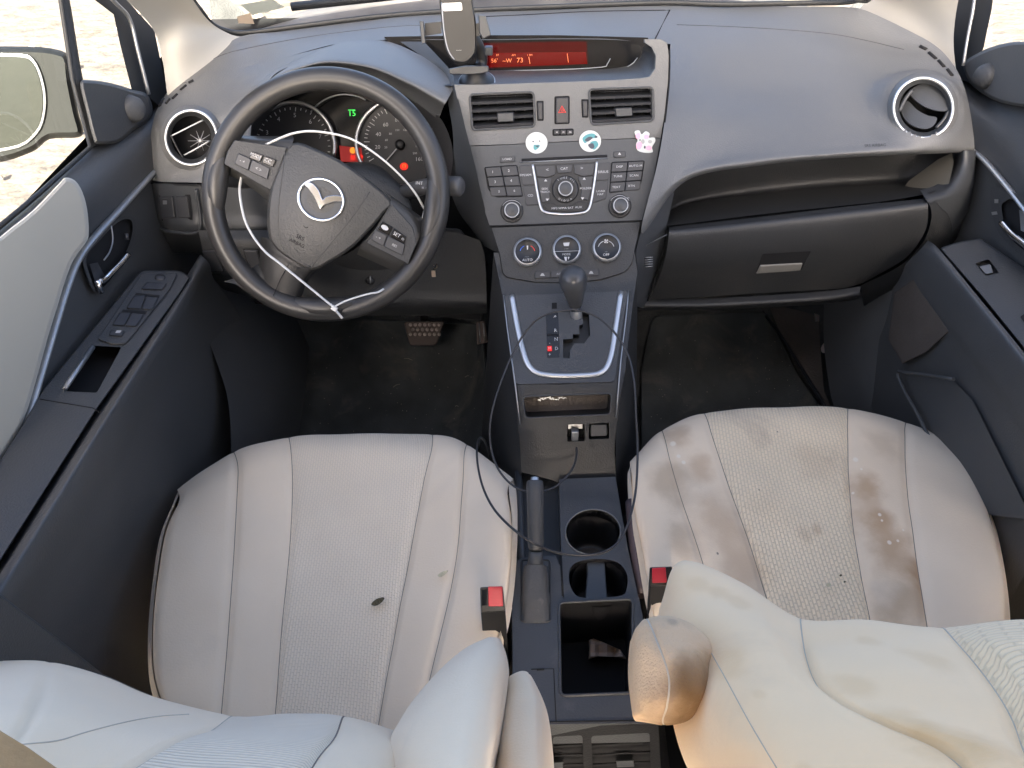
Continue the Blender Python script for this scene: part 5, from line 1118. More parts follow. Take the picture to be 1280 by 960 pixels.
# kick panels
grid('kick_panel', [[(1030, 372, 1.25), (1030, 430, 1.22), (1040, 500, 1.12), (1060, 560, 1.03)], [(1075, 365, 1.18), (1078, 430, 1.12), (1088, 500, 1.04), (1100, 560, .98)], [(1120, 350, 1.12), (1126, 430, 1.06), (1140, 500, 1.0), (1150, 560, .94)]], 'Y', 'doorlow', body, label='dark right kick panel')
grid('kick_panel', [[(240, 330, 1.12), (260, 420, 1.02), (285, 500, .95), (290, 600, .80)], [(330, 380, 1.3), (345, 430, 1.22), (345, 500, 1.08), (330, 610, .90)], [(372, 388, 1.45), (385, 430, 1.38), (380, 500, 1.2), (360, 610, 1.0)]], 'Y', 'doorlow', body, label='dark left kick panel')

# ================================================================== CENTRE CONSOLE
co = thing('centre_console', 'charcoal console with cup holders and open bin between the two front seats', 'console', (0, .65, .02))
# top piece below climate panel + shifter surround
CON = Prof([(.99, .572), (.975, .553), (.84, .489), (.765, .372), (.735, .352), (.52, .372), (.36, .385)])
def C1(x, y, h=0.): return CON(x, y, h)
BZ = Prof([(1.04, .620), (.99, .569), (.83, .488), (.80, .44), (.765, .372)])
tray = rr([(654.5, 496.5), (763.5, 492.5), (762, 517), (657, 521.5)], 5)
slot = [(713.8, 391), (727.5, 391), (736, 392.5), (737.5, 420), (730, 430), (718, 430), (712.5, 438), (712, 448.5), (703.8, 448), (703.8, 425), (716, 424), (716, 418.5), (724, 418.5), (724, 407.5), (728.5, 406), (728.5, 399.5), (713.8, 399.5)]
s1 = rr(box(709, 530.5, 731, 552), 2); s2 = rr(box(736, 529, 761.5, 549), 2)
mb = MB(); sheet(mb, [(617, 316), (700, 312), (792, 308), (797, 340), (791, 380), (782, 460), (771, 530), (768, 560), (770, 600), (698, 603), (690, 600), (652, 590), (648, 535), (640, 460), (628, 370)], BZ, holes=[tray[::-1], s1[::-1], s2[::-1], slot[::-1]], depth=.01, hole_depth=.035, step=12, h=0, hm=1)
fc_ = mb.obj('front_fascia', ['lower', 'black'], co)
mb = MB(); sheet(mb, [(650, 492), (768, 488), (768, 522), (650, 527)], BZ, depth=.002, h=-.034, step=0); mb.obj('tray', 'brown', co)
mb = MB(); sheet(mb, [(705, 527), (765, 524), (765, 555), (705, 556)], BZ, depth=.002, h=-.02, step=0); mb.obj('socket_recess', 'void', co)
mb = MB(); strip(mb, [(x, y) for x, y in inset(tray, -1)], BZ, .0014, .0008, sub=1, closed=True); mb.obj('tray_rim', 'panel', co)
# shifter plate and chrome
SP_ = Prof([(.985, .568), (.84, .497)])
spl = rr([(631, 370.5), (785, 364.5), (779, 400), (768, 476), (764, 478), (648, 481), (644, 478)], 3)
SFP = lambda x, y, h=0: BZ(x, y, h+.001)
mb = MB(); sheet(mb, spl, SFP, holes=[slot[::-1]], depth=.004, h=.0015, step=12, hole_depth=.02); gp = mb.obj('gear_plate', 'deck', co)
mb = MB(); flatpoly(mb, [(700, 386), (742, 386), (742, 452), (700, 452)], BZ, -.012); mb.obj('gate_cavity', 'black', co)
mb = MB(); strip(mb, [(639.5, 370), (644, 395), (650, 424), (656, 447), (662, 459), (671, 466.5), (685, 469.5), (703, 470.5), (722, 470.2), (742, 469), (753, 465), (760, 456), (765, 438), (770, 405), (776, 365.5)], SFP, .0046, .0022, sub=5, flat=.6); mb.obj('chrome_trim', 'satin', gp)
mb = MB(); flatpoly(mb, rr([(682.5, 392.5), (697.5, 392), (699.5, 447.5), (684, 448.5)], 1.5), SFP, .0022); ip = mb.obj('gear_indicator', 'gloss', gp)
mb = MB(); flatpoly(mb, box(689.8, 379.5, 696, 387), SFP, .0022); mb.obj('release_slot', 'void', gp)
mb = MB(); text(mb, 'P', 693.5, 397.5, 3.5, SFP, h=.0034, rot=.6); text(mb, 'R', 694.3, 414.5, 4.2, SFP, h=.0034); text(mb, 'N', 695, 425.5, 4.2, SFP, h=.0034); text(mb, 'D', 695.5, 437, 4, SFP, h=.0034); text(mb, '+', 687, 444.5, 4, SFP, h=.0034); text(mb, '-', 687, 430, 3.5, SFP, h=.0034); mb.obj('gear_letters', 'white', ip)
mb = MB(); flatpoly(mb, [(684, 434), (689.5, 433.8), (689.8, 440), (684.5, 440.3)], SFP, .0032); mb.obj('manual_mark', 'ledr', ip)
mb = MB(); text(mb, 'M', 687, 437, 3.2, SFP, h=.0042); mb.obj('manual_letter', 'white', ip)
mb = MB(); strip(mb, [(785.5, 364), (782, 400), (776, 450), (769.8, 522)], BZ, .0012, .0025, sub=3); mb.obj('edge_trim', 'satin2', co); mb = MB(); strip(mb, [(629.5, 370), (634, 410), (641, 460), (650.5, 530)], BZ, .0012, .0025, sub=3); mb.obj('edge_trim', 'satin2', co)
mb = MB(); strip(mb, [(647, 477.5), (700, 480), (765, 474)], BZ, .0008, .0006, sub=2); mb.obj('panel_joint', 'void', co)
mb = MB(); sheet(mb, rr(box(738, 531.5, 759.5, 547), 2), BZ, depth=.012, h=-.004, bev=1, step=0); mb.obj('socket_cover', 'panel', co)
mb = MB(); flatpoly(mb, rr(box(711, 532, 729, 540), 1), BZ, -.015); mb.obj('usb_socket', 'satin2', co)
# flanks of the console
def flank(a, b, name='side_panel', m='lower'):
    V, F, _, _ = loft([a, b], 6, 4); return MB().add(V, F, True).obj(name, m, co)
e1 = [BZ(*p) for p in ((617, 316), (628, 370), (640, 460), (648, 535), (652, 590))]; flank(e1, [Vector((v.x-.05, v.y+.02, .05)) for v in e1])
e1 = [BZ(*p) for p in ((792, 308), (797, 340), (791, 380), (782, 460), (771, 530), (770, 600))]; flank(e1, [Vector((v.x+.05, v.y+.02, .05)) for v in e1])
# raised cup-holder deck
DK = Prof([(.745, .352), (.72, .362), (.52, .372), (.36, .382)])
cup1 = ell(741, 667.5, 34.5, 28.5, 40, -.05); 
cup2 = crp([(713, 712), (722, 704.5), (741, 701), (762, 702), (776, 708), (784, 722), (783, 738), (777, 746.5), (750, 749), (724, 748.5), (714, 738), (711, 724)], 3, True)
deck = [(699, 601), (769, 598), (776, 640), (785, 690), (798, 750), (705, 753), (702, 700), (700, 650)]
mb = MB(); sheet(mb, deck, DK, holes=[cup1[::-1], cup2[::-1]], depth=.05, h=.004, hole_depth=.075, step=10, hm=1); mb.obj('cup_holder_deck', ['deck', 'black'], co)
for (cx, cy, rx, ry) in ((741, 667.5, 34.5, 28.5), (748, 725, 37, 25)):
    c = DK(cx, cy, -.07); mb = MB(); lathe(mb, c, (0, 0, 1), [(0, 0), (.028, .0), (.034, .004), (.036, .014), (.0375, .068)], 32); ch_ = mb.obj('cup_holder', 'black', co)
    mb = MB(); lathe(mb, c+Vector((0, 0, .0005)), (0, 0, 1), [(.0, 0.001), (.026, .001)], 24); mb.obj('cup_floor', 'brown' if cy < 700 else 'lower', ch_)
mb = MB(); strip(mb, cup1, DK, .0012, .0045, sub=1, closed=True); mb.obj('cup_rim', 'pad', co)
mb = MB(); sheet(mb, rr([(733, 695), (756, 694), (757, 710), (760, 749), (731, 750), (734, 712)], 3), DK, depth=.01, h=-.004, bev=1.5, step=0); mb.obj('cup_divider', 'panel', co)
# main deck behind: bin, brake-lever well
bino = rr([(699.5, 757.5), (789.5, 753), (788.5, 868), (701.5, 871.5)], 6)
well = rr([(652, 700), (690, 700), (687, 779), (652.5, 779)], 5)
mdo = [(645, 706, 4), (652, 700), (694, 697), (700, 710), (704, 752), (798, 749), (803, 775), (812, 830), (822, 906), (700, 908), (640, 909), (641, 830), (640, 752)]
mb = MB(); sheet(mb, mdo if False else [p[:2] for p in mdo], DK, holes=[bino[::-1]], depth=.05, h=.0055, hole_depth=.10, step=12, hm=1); md = mb.obj('main_deck', ['deck', 'black'], co)
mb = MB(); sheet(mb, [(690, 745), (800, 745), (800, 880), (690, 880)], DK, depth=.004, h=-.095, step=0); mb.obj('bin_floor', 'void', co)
mb = MB(); strip(mb, inset(bino, -1.2), DK, .002, .0058, sub=1, closed=True); mb.obj('bin_rim', 'deck', co)
mb = MB(); strip(mb, [(664, 839.5), (692, 839), (695, 906)], DK, .0006, .0058, sub=1); strip(mb, [(640, 906), (822, 903)], DK, .0008, .0058, sub=1); strip(mb, [(671, 840), (680, 839.5)], DK, .0013, .0058, sub=1); mb.obj('deck_joint', 'void', co)
# dark floor of the lever well and gap to the deck
mb = MB(); sheet(mb, [(645, 585), (700, 590), (703, 700), (700, 750), (692, 700), (650, 705), (640, 700), (640, 620)], Prof([(.80, .33), (.50, .335)]), depth=.01, h=0, step=0); mb.obj('lever_well', 'lower', co)
mb = MB(); strip(mb, [(648, 585), (650, 640), (652, 700)], DK, .006, -.01, sub=2); mb.obj('well_edge', 'panel', co)
mb = MB(); strip(mb, [(700.5, 697), (703, 748)], DK, .002, .004, sub=1); mb.obj('deck_gap', 'void', co)
e1 = [DK(*p, .004) for p in ((640, 600), (640, 705), (640, 752), (641, 830), (640, 909))]; flank(e1, [Vector((v.x-.01, v.y, .05)) for v in e1])
e1 = [DK(*p, .004) for p in ((769, 598), (785, 690), (798, 750), (812, 830), (822, 906))]; flank(e1, [Vector((v.x+.01, v.y, .05)) for v in e1])
# rear face with two vents
rb = DK(730, 907, .0055); RV = Plane(rb, (0, -1, .10))
v1 = rr([(691, 921), (728, 919), (731, 990), (693, 992)], 4); v2 = rr([(739, 920), (812, 916), (814, 988), (742, 991)], 4)
mb = MB(); sheet(mb, [(636, 909), (700, 908), (823, 905), (826, 960), (830, 1060), (640, 1070)], RV, holes=[v1[::-1], v2[::-1]], depth=.006, h=0, hole_depth=.02, step=0); rf = mb.obj('rear_panel', 'rearp', co)
for q, tb in (([(691, 921), (728, 919), (731, 990), (693, 992)], [(690, 953), (704, 952), (704, 960), (691, 961)]), ([(739, 920), (812, 916), (814, 988), (742, 991)], [(770, 951), (792, 950), (793, 958), (771, 959)])):
    mb = MB(); sheet(mb, [(q[0][0]-2, q[0][1]-2), (q[1][0]+2, q[1][1]-2), (q[2][0]+2, q[2][1]+4), (q[3][0]-2, q[3][1]+4)], RV, depth=.002, h=-.012, step=0); v = mb.obj('rear_vent', 'void', rf)
    for k in range(5):
        a = [Vector(p) for p in q]; l = a[0].lerp(a[3], .16+k*.17); r_ = a[1].lerp(a[2], .16+k*.17)
        mb = MB(); strip(mb, [tuple(l+Vector((.5, 0))), tuple(r_-Vector((.5, 0)))], RV, .0014, -.003, sub=1); mb.obj('vent_slat', 'rearp', rf)
    mb = MB(); sheet(mb, rr(tb, 1), RV, depth=.006, h=.003, bev=.8, step=0); mb.obj('vent_tab', 'panel', rf)

# ================================================================== GEAR LEVER
gl_ = thing('gear_lever', 'gear lever with rounded dark knob standing in the gate below the climate knobs', 'gear lever', BZ(720, 393))
b = BZ(721, 396, -.005); t = at(716.5, 350, 'Y', b.y+.005); ax = (t-b).normalized()
L_ = (t-b).length; print('lever', L_, size_at(t)*17.5)
r0 = size_at(t)*17.8
mb = MB(); tube(mb, [b, b+ax*L_*.5], .0052, 12); lathe(mb, b, ax, [(.010, .0), (.009, L_*.18), (.008, L_*.22)], 20); mb.obj('lever_shaft', 'satin2', gl_)
mb = MB(); lathe(mb, t, ax, [(r0*.44, -L_*.66), (r0*.5, -L_*.64), (r0*.60, -L_*.5), (r0*.80, -L_*.25), (r0*.93, -r0*.5), (r0, 0), (r0*.95, r0*.35), (r0*.78, r0*.68), (r0*.5, r0*.88), (r0*.2, r0*.96), (0, r0*.97)], 36); mb.obj('gear_knob', mat('knob_satin', (.05, .052, .055), .3, bump=(600, .08, .0003)), gl_)
# ================================================================== HANDBRAKE
hb = thing('handbrake', 'dark handbrake lever with long grip rising from its fabric boot', 'handbrake', DK(670, 740))
p0 = at(670, 770, 'Z', .372); p1 = at(669, 715, 'Z', .385); p2 = at(670, 688, 'Z', .41); p3 = at(668.5, 600, 'Z', .468)
mb = MB(); tube(mb, [p1, p1.lerp(p2, .5), p2], [.013, .0105, .0095], 14); mb.obj('lever_arm', 'panel', hb)
mb = MB(); P_ = [p2, p2.lerp(p3, .04), p2.lerp(p3, .1), p2.lerp(p3, .5), p2.lerp(p3, .9), p2.lerp(p3, .98), p3]; tube(mb, P_, [.009, .0105, .0112, .0112, .0118, .0112, .009], 18); mb.obj('grip', 'deck', hb)
mb = MB(); lathe(mb, p3, (p3-p2), [(.006, -.002), (.0055, .004), (0, .005)], 14); mb.obj('release_button', 'satin', hb)
V, F, _, _ = loft([[at(652, 779, 'Z', .378), at(660, 779, 'Z', .380), at(680, 779, 'Z', .380), at(687, 778, 'Z', .378)],
                   [at(652, 745, 'Z', .379), at(659, 745, 'Z', .392), at(680, 745, 'Z', .392), at(687, 745, 'Z', .379)],
                   [at(654, 708, 'Z', .382), at(660, 706, 'Z', .402), at(678, 706, 'Z', .402), at(684, 708, 'Z', .382)]], 5, 6, disp=lambda u, v, p: .0006*sin(v*9))
MB().add(V, F, True).obj('boot', mat('boot_vinyl', (.07, .07, .07), .8, bump=(160, .6, .002), dirt=[((.3, .28, .24), 40, .6, .1, .4)]), hb)
mb = MB(); strip(mb, rr([(652, 703), (687, 703), (688, 780), (651, 780)], 4), DK, .0013, .006, sub=1, closed=True); mb.obj('boot_frame', 'lower', hb)
# plum strap/trim left of passenger seat
mb = MB(); P_ = A([(788, 628, .38), (793, 680, .37), (802, 745, .355)], 'Z'); tube(mb, crv(P_, 5), .008, 10, flat=1.6)
tag(mb.obj('belt_guide', 'plum'), 'thin plum coloured strip between console and stained passenger seat', 'belt guide')
# ================================================================== SEATS
def bnd(u, seams, wd, dep):
    s = 0
    for k in seams:
        d = abs(u-k)/wd
        if d < 3: s -= dep*math.exp(-d*d)
    return s
def puff(u, seams, amt):
    for a, b in zip(seams[:-1], seams[1:]):
        if a <= u <= b: return amt*max(0., sin(pi*(u-a)/(b-a)))**.6
    return 0.
def cloth_grid(name, rows, ax, mats, fcol, parent, seams, nu=12, nv=10, dep=.004, wd=.06, amt=.0022, back_off=None, label=None):
    R = [A(r, ax) for r in rows] if not isinstance(rows[0][0], Vector) else rows
    f = lambda u, v, p: (bnd(u, seams, wd, dep)+puff(u, seams, amt))*min(1, max(.15, (v-1.2)))+.0012*sin(p.x*41+p.y*23)*sin(p.y*31+p.x*13)
    V, F, fc, uv = loft(R, nu, nv, disp=f)
    mb = MB(); mb.v = V; mb.f = F; mb.s = [True]*len(F); mb.m = [fcol(c) for c in fc]
    o = mb.obj(name, mats, parent, uv=uv, label=label); return o, V, F
def seam_lines(name, V, F, seams, nu, nc, parent, m='seam', r=.0007, skip=0):
    mb = MB(); W = nc*nu+1
    for s in seams:
        i = int(round(s*nu)); pts = [V[k*W+i] for k in range(len(V)//W)]
        tube(mb, pts[skip:], r, 6, cap=False)
        mb.obj(name, m, parent); mb = MB()
# ---- driver's seat cushion (front edge first)
ds_ = thing('front_seat', 'clean light grey cloth driver seat behind the steering wheel', 'seat', (-.345, .45, 0), 'front seats')
def crow(xs, y, z): return [(x, yy, zz) for x, yy, zz in zip(xs, y, z)]
rows = [
 [(262, 640, .20), (300, 600, .20), (365, 585, .20), (450, 580, .20), (538, 582, .20), (580, 590, .20), (628, 615, .20)],
 [(224, 612, .34), (292, 566, .345), (361, 549, .345), (450, 544, .345), (540, 546, .345), (584, 558, .345), (642, 598, .34)],
 [(222, 622, .385), (296, 580, .395), (363, 560, .395), (452, 554, .395), (540, 556, .395), (581, 566, .395), (636, 610, .385)],
 [(206, 662, .40), (295, 628, .402), (365, 610, .398), (447, 602, .395), (528, 606, .398), (577, 618, .402), (640, 652, .40)],
 [(196, 720, .405), (291, 700, .40), (361, 690, .388), (436, 684, .385), (512, 690, .388), (569, 700, .40), (638, 718, .405)],
 [(190, 790, .40), (285, 785, .395), (352, 782, .378), (424, 780, .375), (494, 782, .378), (551, 785, .395), (628, 780, .40)],
 [(193, 850, .395), (277, 880, .388), (344, 890, .368), (410, 895, .365), (474, 890, .368), (533, 860, .388), (606, 850, .395)],
 [(214, 910, .385), (272, 940, .375), (334, 960, .358), (400, 965, .355), (462, 960, .358), (524, 930, .375), (590, 920, .385)]]
SE = [0, 1, 2, 4, 5, 6]
o, V, F = cloth_grid('cushion', rows, 'Z', ['fab', 'ins'], lambda c: 1 if c in (2, 3) else 0, ds_, SE, wd=.05, dep=.005)
seam_lines('seam', V, F, [1, 2, 4, 5], 12, 6, o, skip=8)
# side skirts of cushion
def skirt(name, rows, par, m='fab', ax='Z'):
    V, F, _, _ = loft([A(r, ax) for r in rows], 6, 5); return MB().add(V, F, True).obj(name, m, par)
skirt('cushion_side', [[(224, 612, .34), (222, 622, .385), (206, 662, .40), (196, 720, .405), (190, 790, .40), (193, 850, .395), (214, 910, .385)],
                       [(222, 625, .30), (216, 640, .34), (201, 680, .35), (192, 740, .35), (187, 805, .35), (191, 865, .35), (212, 920, .34)],
                       [(250, 660, .18), (240, 690, .18), (232, 730, .18), (225, 780, .18), (222, 830, .18), (224, 880, .18), (240, 930, .18)]], ds_)
skirt('cushion_side', [[(642, 598, .34), (636, 610, .385), (640, 652, .40), (638, 718, .405), (628, 780, .40), (606, 850, .395), (590, 920, .385)],
                       [(640, 612, .30), (645, 622, .34), (646, 665, .355), (643, 730, .355), (633, 795, .355), (610, 866, .35), (592, 935, .34)],
                       [(610, 650, .18), (620, 690, .18), (622, 730, .18), (618, 780, .18), (606, 830, .18), (596, 880, .18), (580, 940, .18)]], ds_)
# backrest
rows = [
 [(-70, 850, .50), (0, 850, .50), (70, 860, .46), (150, 890, .42), (200, 915, .42), (262, 930, .42), (360, 935, .42), (440, 935, .42), (500, 930, .42), (520, 925, .42)],
 [(-90, 832, .62), (0, 826, .60), (62, 828, .60), (134, 846, .57), (200, 873, .55), (290, 897, .54), (360, 892, .55), (431, 896, .545), (492, 912, .54), (530, 925, .50)],
 [(-140, 868, .74), (-40, 862, .70), (50, 868, .69), (140, 884, .64), (190, 899, .62), (262, 912, .62), (345, 915, .63), (420, 916, .63), (492, 930, .62), (540, 950, .56)],
 [(-220, 930, .83), (-100, 925, .80), (20, 925, .77), (90, 928, .73), (150, 930, .70), (206, 932, .69), (310, 938, .69), (396, 945, .69), (486, 960, .68), (540, 990, .60)],
 [(-300, 1010, .89), (-160, 1010, .87), (-60, 1010, .84), (20, 1010, .80), (60, 1010, .78), (110, 1005, .76), (260, 1005, .76), (365, 1010, .76), (480, 1020, .74), (540, 1060, .66)],
 [(-420, 1180, .94), (-260, 1180, .94), (-180, 1180, .92), (-100, 1180, .90), (-60, 1180, .88), (0, 1180, .88), (200, 1180, .88), (350, 1180, .88), (480, 1180, .86), (540, 1200, .76)],
 [(-420, 1500, .96), (-260, 1500, .97), (-180, 1500, .96), (-100, 1500, .95), (-60, 1500, .95), (0, 1500, .95), (200, 1500, .95), (350, 1500, .95), (480, 1500, .92), (540, 1450, .84)]]
SB = [0, 2, 3, 5, 7, 8, 9]
o, V, F = cloth_grid('backrest', rows, 'Z', ['fabcool', 'insback'], lambda c: 1 if c in (5, 6) else 0, ds_, [2, 5, 7], nu=10, nv=8, dep=.004, amt=.002)
V0, F0 = V, F
seam_lines('seam', V, F, [5, 7], 10, 9, o, m='stitch', skip=8); seam_lines('crease', V, F, [7], 10, 9, o, m='seam', r=.0009, skip=9)
mb = MB(); 
rows = [[(606, 800, .50), (610, 797, .53), (613, 796, .56), (617, 796, .56), (622, 797, .53), (626, 800, .50)],
        [(556, 832, .52), (580, 812, .57), (600, 804, .60), (618, 802, .60), (630, 810, .57), (634, 822, .52)],
        [(520, 870, .56), (550, 846, .64), (585, 832, .68), (618, 830, .67), (632, 836, .63), (637, 845, .56)],
        [(498, 905, .60), (530, 890, .70), (575, 882, .745), (612, 880, .73), (627, 884, .68), (631, 888, .60)],
        [(489, 925, .62), (522, 925, .74), (570, 925, .79), (608, 925, .77), (620, 928, .72), (625, 932, .62)],
        [(490, 962, .66), (522, 965, .78), (566, 968, .83), (600, 968, .81), (613, 966, .75), (618, 962, .66)],
        [(500, 1060, .72), (530, 1070, .85), (566, 1075, .90), (595, 1072, .88), (606, 1065, .82), (612, 1060, .72)],
        [(500, 1250, .80), (530, 1250, .88), (560, 1250, .92), (585, 1250, .91), (596, 1250, .88), (602, 1240, .80)]]
V, F, fc, uv = loft([A(r, 'Z') for r in rows], 8, 8, disp=lambda u, v, p: -.0028*math.exp(-((u-4.1)/.05)**2)+.0006*sin(p.x*60+p.z*40)); bo = MB().add(V, F, True).obj('bolster', 'fabcool', o)
DBK = OnMesh(V0, F0)
mb = MB(); strip(mb, [(0, 934), (36, 930), (72, 926), (109, 915), (156, 903), (196, 896), (236, 893)], DBK, .0006, .0); mb.obj('seam', 'stitch', o)
# folded-up armrest beside the bolster
rows = [[(640, 852, .50), (646, 846, .50), (653, 842, .50), (660, 844, .50), (664, 850, .50), (666, 858, .50)],
        [(632, 850, .54), (640, 844, .58), (652, 840, .60), (662, 843, .60), (670, 856, .58), (675, 870, .52)],
        [(626, 885, .55), (634, 875, .62), (650, 868, .64), (672, 872, .64), (682, 884, .60), (685, 895, .53)],
        [(618, 930, .58), (628, 920, .66), (648, 915, .68), (674, 915, .68), (688, 922, .64), (690, 930, .56)],
        [(612, 965, .60), (624, 965, .68), (646, 965, .71), (676, 965, .71), (690, 966, .66), (693, 968, .58)],
        [(606, 1060, .64), (620, 1060, .72), (644, 1060, .76), (676, 1060, .76), (692, 1060, .70), (696, 1060, .60)]]
V, F, fc, uv = loft([A(r, 'Z') for r in rows], 8, 8, disp=lambda u, v, p: -.002*math.exp(-((u-3.05)/.05)**2)); MB().add(V, F, True).obj('armrest', 'fabcool', ds_)
# ---- passenger's seat cushion
ps = thing('front_seat', 'passenger seat of light cloth blotched with brown stains, facing the glove box', 'seat', (.35, .5, 0), 'front seats')
rows = [
 [(800, 620, .20), (850, 590, .20), (905, 560, .20), (970, 555, .20), (1045, 555, .20), (1118, 565, .20), (1180, 600, .20), (1200, 630, .20)],
 [(788, 578, .34), (829, 541, .345), (882, 520, .345), (968, 512, .345), (1058, 514, .345), (1131, 530, .345), (1190, 556, .34), (1214, 580, .34)],
 [(788, 592, .39), (832, 552, .395), (886, 529, .395), (970, 521, .395), (1060, 522, .395), (1132, 540, .395), (1196, 570, .39), (1222, 596, .385)],
 [(793, 640, .40), (848, 610, .402), (906, 590, .398), (982, 580, .395), (1061, 585, .398), (1134, 600, .402), (1214, 626, .402), (1236, 640, .395)],
 [(803, 690, .40), (867, 665, .40), (928, 650, .39), (998, 645, .388), (1066, 650, .39), (1142, 665, .40), (1232, 680, .402), (1247, 690, .395)],
 [(812, 745, .395), (884, 720, .395), (950, 715, .38), (1012, 712, .378), (1076, 715, .38), (1150, 722, .395), (1243, 730, .40), (1254, 740, .39)],
 [(824, 800, .385), (897, 775, .385), (968, 775, .37), (1028, 772, .368), (1088, 775, .37), (1160, 782, .385), (1244, 785, .39), (1257, 795, .38)],
 [(840, 860, .37), (915, 840, .37), (985, 840, .355), (1040, 840, .355), (1096, 840, .355), (1172, 850, .37), (1246, 850, .375), (1260, 860, .365)]]
o, V, F = cloth_grid('cushion', rows, 'Z', ['fabstain', 'insstain', 'fab'], lambda c: 1 if c in (2, 3) else (2 if c in (5, 6) else 0), ps, [0, 1, 2, 4, 5, 7])
seam_lines('seam', V, F, [1, 2, 4, 5], 12, 7, o, skip=8)
skirt('cushion_side', [[(788, 578, .34), (788, 592, .39), (793, 640, .40), (803, 690, .40), (812, 745, .395), (824, 800, .385)],
                       [(790, 592, .30), (786, 604, .345), (789, 655, .355), (798, 705, .355), (808, 760, .35), (820, 815, .34)],
                       [(815, 620, .18), (812, 650, .18), (812, 690, .18), (815, 730, .18), (822, 775, .18), (832, 820, .18)]], ps)
skirt('cushion_side', [[(1214, 580, .34), (1222, 596, .385), (1236, 640, .395), (1247, 690, .395), (1254, 740, .39), (1257, 795, .38)],
                       [(1212, 592, .30), (1226, 612, .34), (1240, 655, .35), (1251, 705, .35), (1258, 755, .345), (1261, 805, .34)],
                       [(1180, 620, .18), (1190, 650, .18), (1200, 690, .18), (1206, 730, .18), (1208, 775, .18), (1208, 820, .18)]], ps)
# backrest, leaning forward, warm sunlight tinted into its cloth colour, along with dirt
rows = [
 [(850, 800, .46), (860, 790, .46), (900, 800, .46), (960, 820, .48), (1010, 830, .50), (1100, 830, .50), (1180, 835, .50), (1290, 830, .50), (1400, 830, .50)],
 [(826, 760, .60), (842, 712, .62), (868, 706, .62), (930, 733, .63), (1001, 774, .66), (1085, 776, .68), (1176, 787, .68), (1290, 778, .70), (1400, 778, .70)],
 [(826, 790, .63), (850, 755, .67), (888, 748, .69), (950, 770, .71), (1006, 808, .73), (1095, 805, .745), (1196, 800, .75), (1310, 795, .77), (1440, 795, .77)],
 [(834, 850, .66), (870, 820, .72), (920, 812, .755), (975, 825, .775), (1020, 847, .785), (1120, 842, .80), (1234, 842, .80), (1360, 838, .82), (1500, 838, .82)],
 [(843, 905, .68), (890, 880, .76), (945, 870, .80), (1010, 875, .815), (1056, 878, .82), (1150, 885, .835), (1262, 888, .84), (1400, 885, .86), (1560, 885, .86)],
 [(856, 950, .69), (905, 930, .78), (960, 925, .83), (1040, 922, .85), (1110, 905, .85), (1190, 918, .865), (1279, 930, .87), (1430, 930, .89), (1600, 930, .89)],
 [(872, 985, .70), (930, 985, .80), (990, 985, .86), (1080, 985, .885), (1200, 950, .885), (1250, 955, .895), (1300, 965, .90), (1460, 970, .92), (1640, 970, .92)],
 [(900, 1100, .76), (960, 1120, .86), (1020, 1130, .92), (1120, 1120, .94), (1240, 1080, .94), (1300, 1080, .95), (1360, 1090, .95), (1500, 1100, .96), (1700, 1100, .96)]]
SB = [4, 6]
R = [A(r, 'Z') for r in rows]
cxx = .40
for r in R:
    for k in (5, 4, 3, 2, 1, 0):
        m_ = r[k].copy(); m_.x = 2*max(cxx, r[7].x+.02)-m_.x; r.append(m_)
    del r[8]
o, V, F = cloth_grid('backrest', R, 'Z', ['fabsunlit', 'insbacksunlit'], lambda c: 1 if c in (6, 7) else 0, ps, [4, 6], nu=10, nv=8, dep=.0045, amt=.003)
seam_lines('seam', V, F, [4, 6], 10, 13, o, m='stitch', skip=9)
PBK = OnMesh(V, F); mb = MB(); strip(mb, [(880, 800), (908, 850), (938, 905), (972, 962)], PBK, .0004, .0); mb.obj('seam', 'stitch', o)
# grimy armrest block, folded up, end towards the camera
ac = at(846, 836, 'Z', .72)
fwd = (CP-ac).normalized()
rows = [[(792, 810, .62), (800, 790, .64), (812, 781, .645), (850, 785, .645), (885, 800, .64), (900, 835, .63)],
        [(788, 800, .70), (796, 782, .725), (812, 772, .735), (850, 774, .735), (884, 798, .73), (902, 838, .71)],
        [(786, 815, .705), (796, 795, .74), (824, 800, .755), (856, 800, .757), (880, 822, .75), (903, 850, .71)],
        [(786, 845, .705), (800, 842, .74), (840, 845, .76), (866, 842, .76), (888, 852, .745), (904, 862, .70)],
        [(789, 880, .70), (802, 880, .735), (838, 882, .752), (866, 878, .75), (886, 874, .735), (901, 878, .69)],
        [(792, 898, .69), (806, 898, .71), (832, 902, .72), (862, 900, .715), (880, 893, .70), (894, 888, .68)],
        [(800, 900, .60), (815, 903, .62), (834, 906, .62), (860, 902, .62), (878, 894, .61), (890, 886, .60)],
        [(810, 890, .50), (820, 892, .50), (834, 892, .50), (856, 890, .50), (872, 884, .50), (882, 876, .50)]]
V, F, fc, uv = loft([A(r, 'Z') for r in rows], 8, 8, disp=lambda u, v, p: -.0016*math.exp(-((u-1.9)/.06)**2)+.0006*sin(p.x*90+p.y*70)); ar = MB().add(V, F, True)
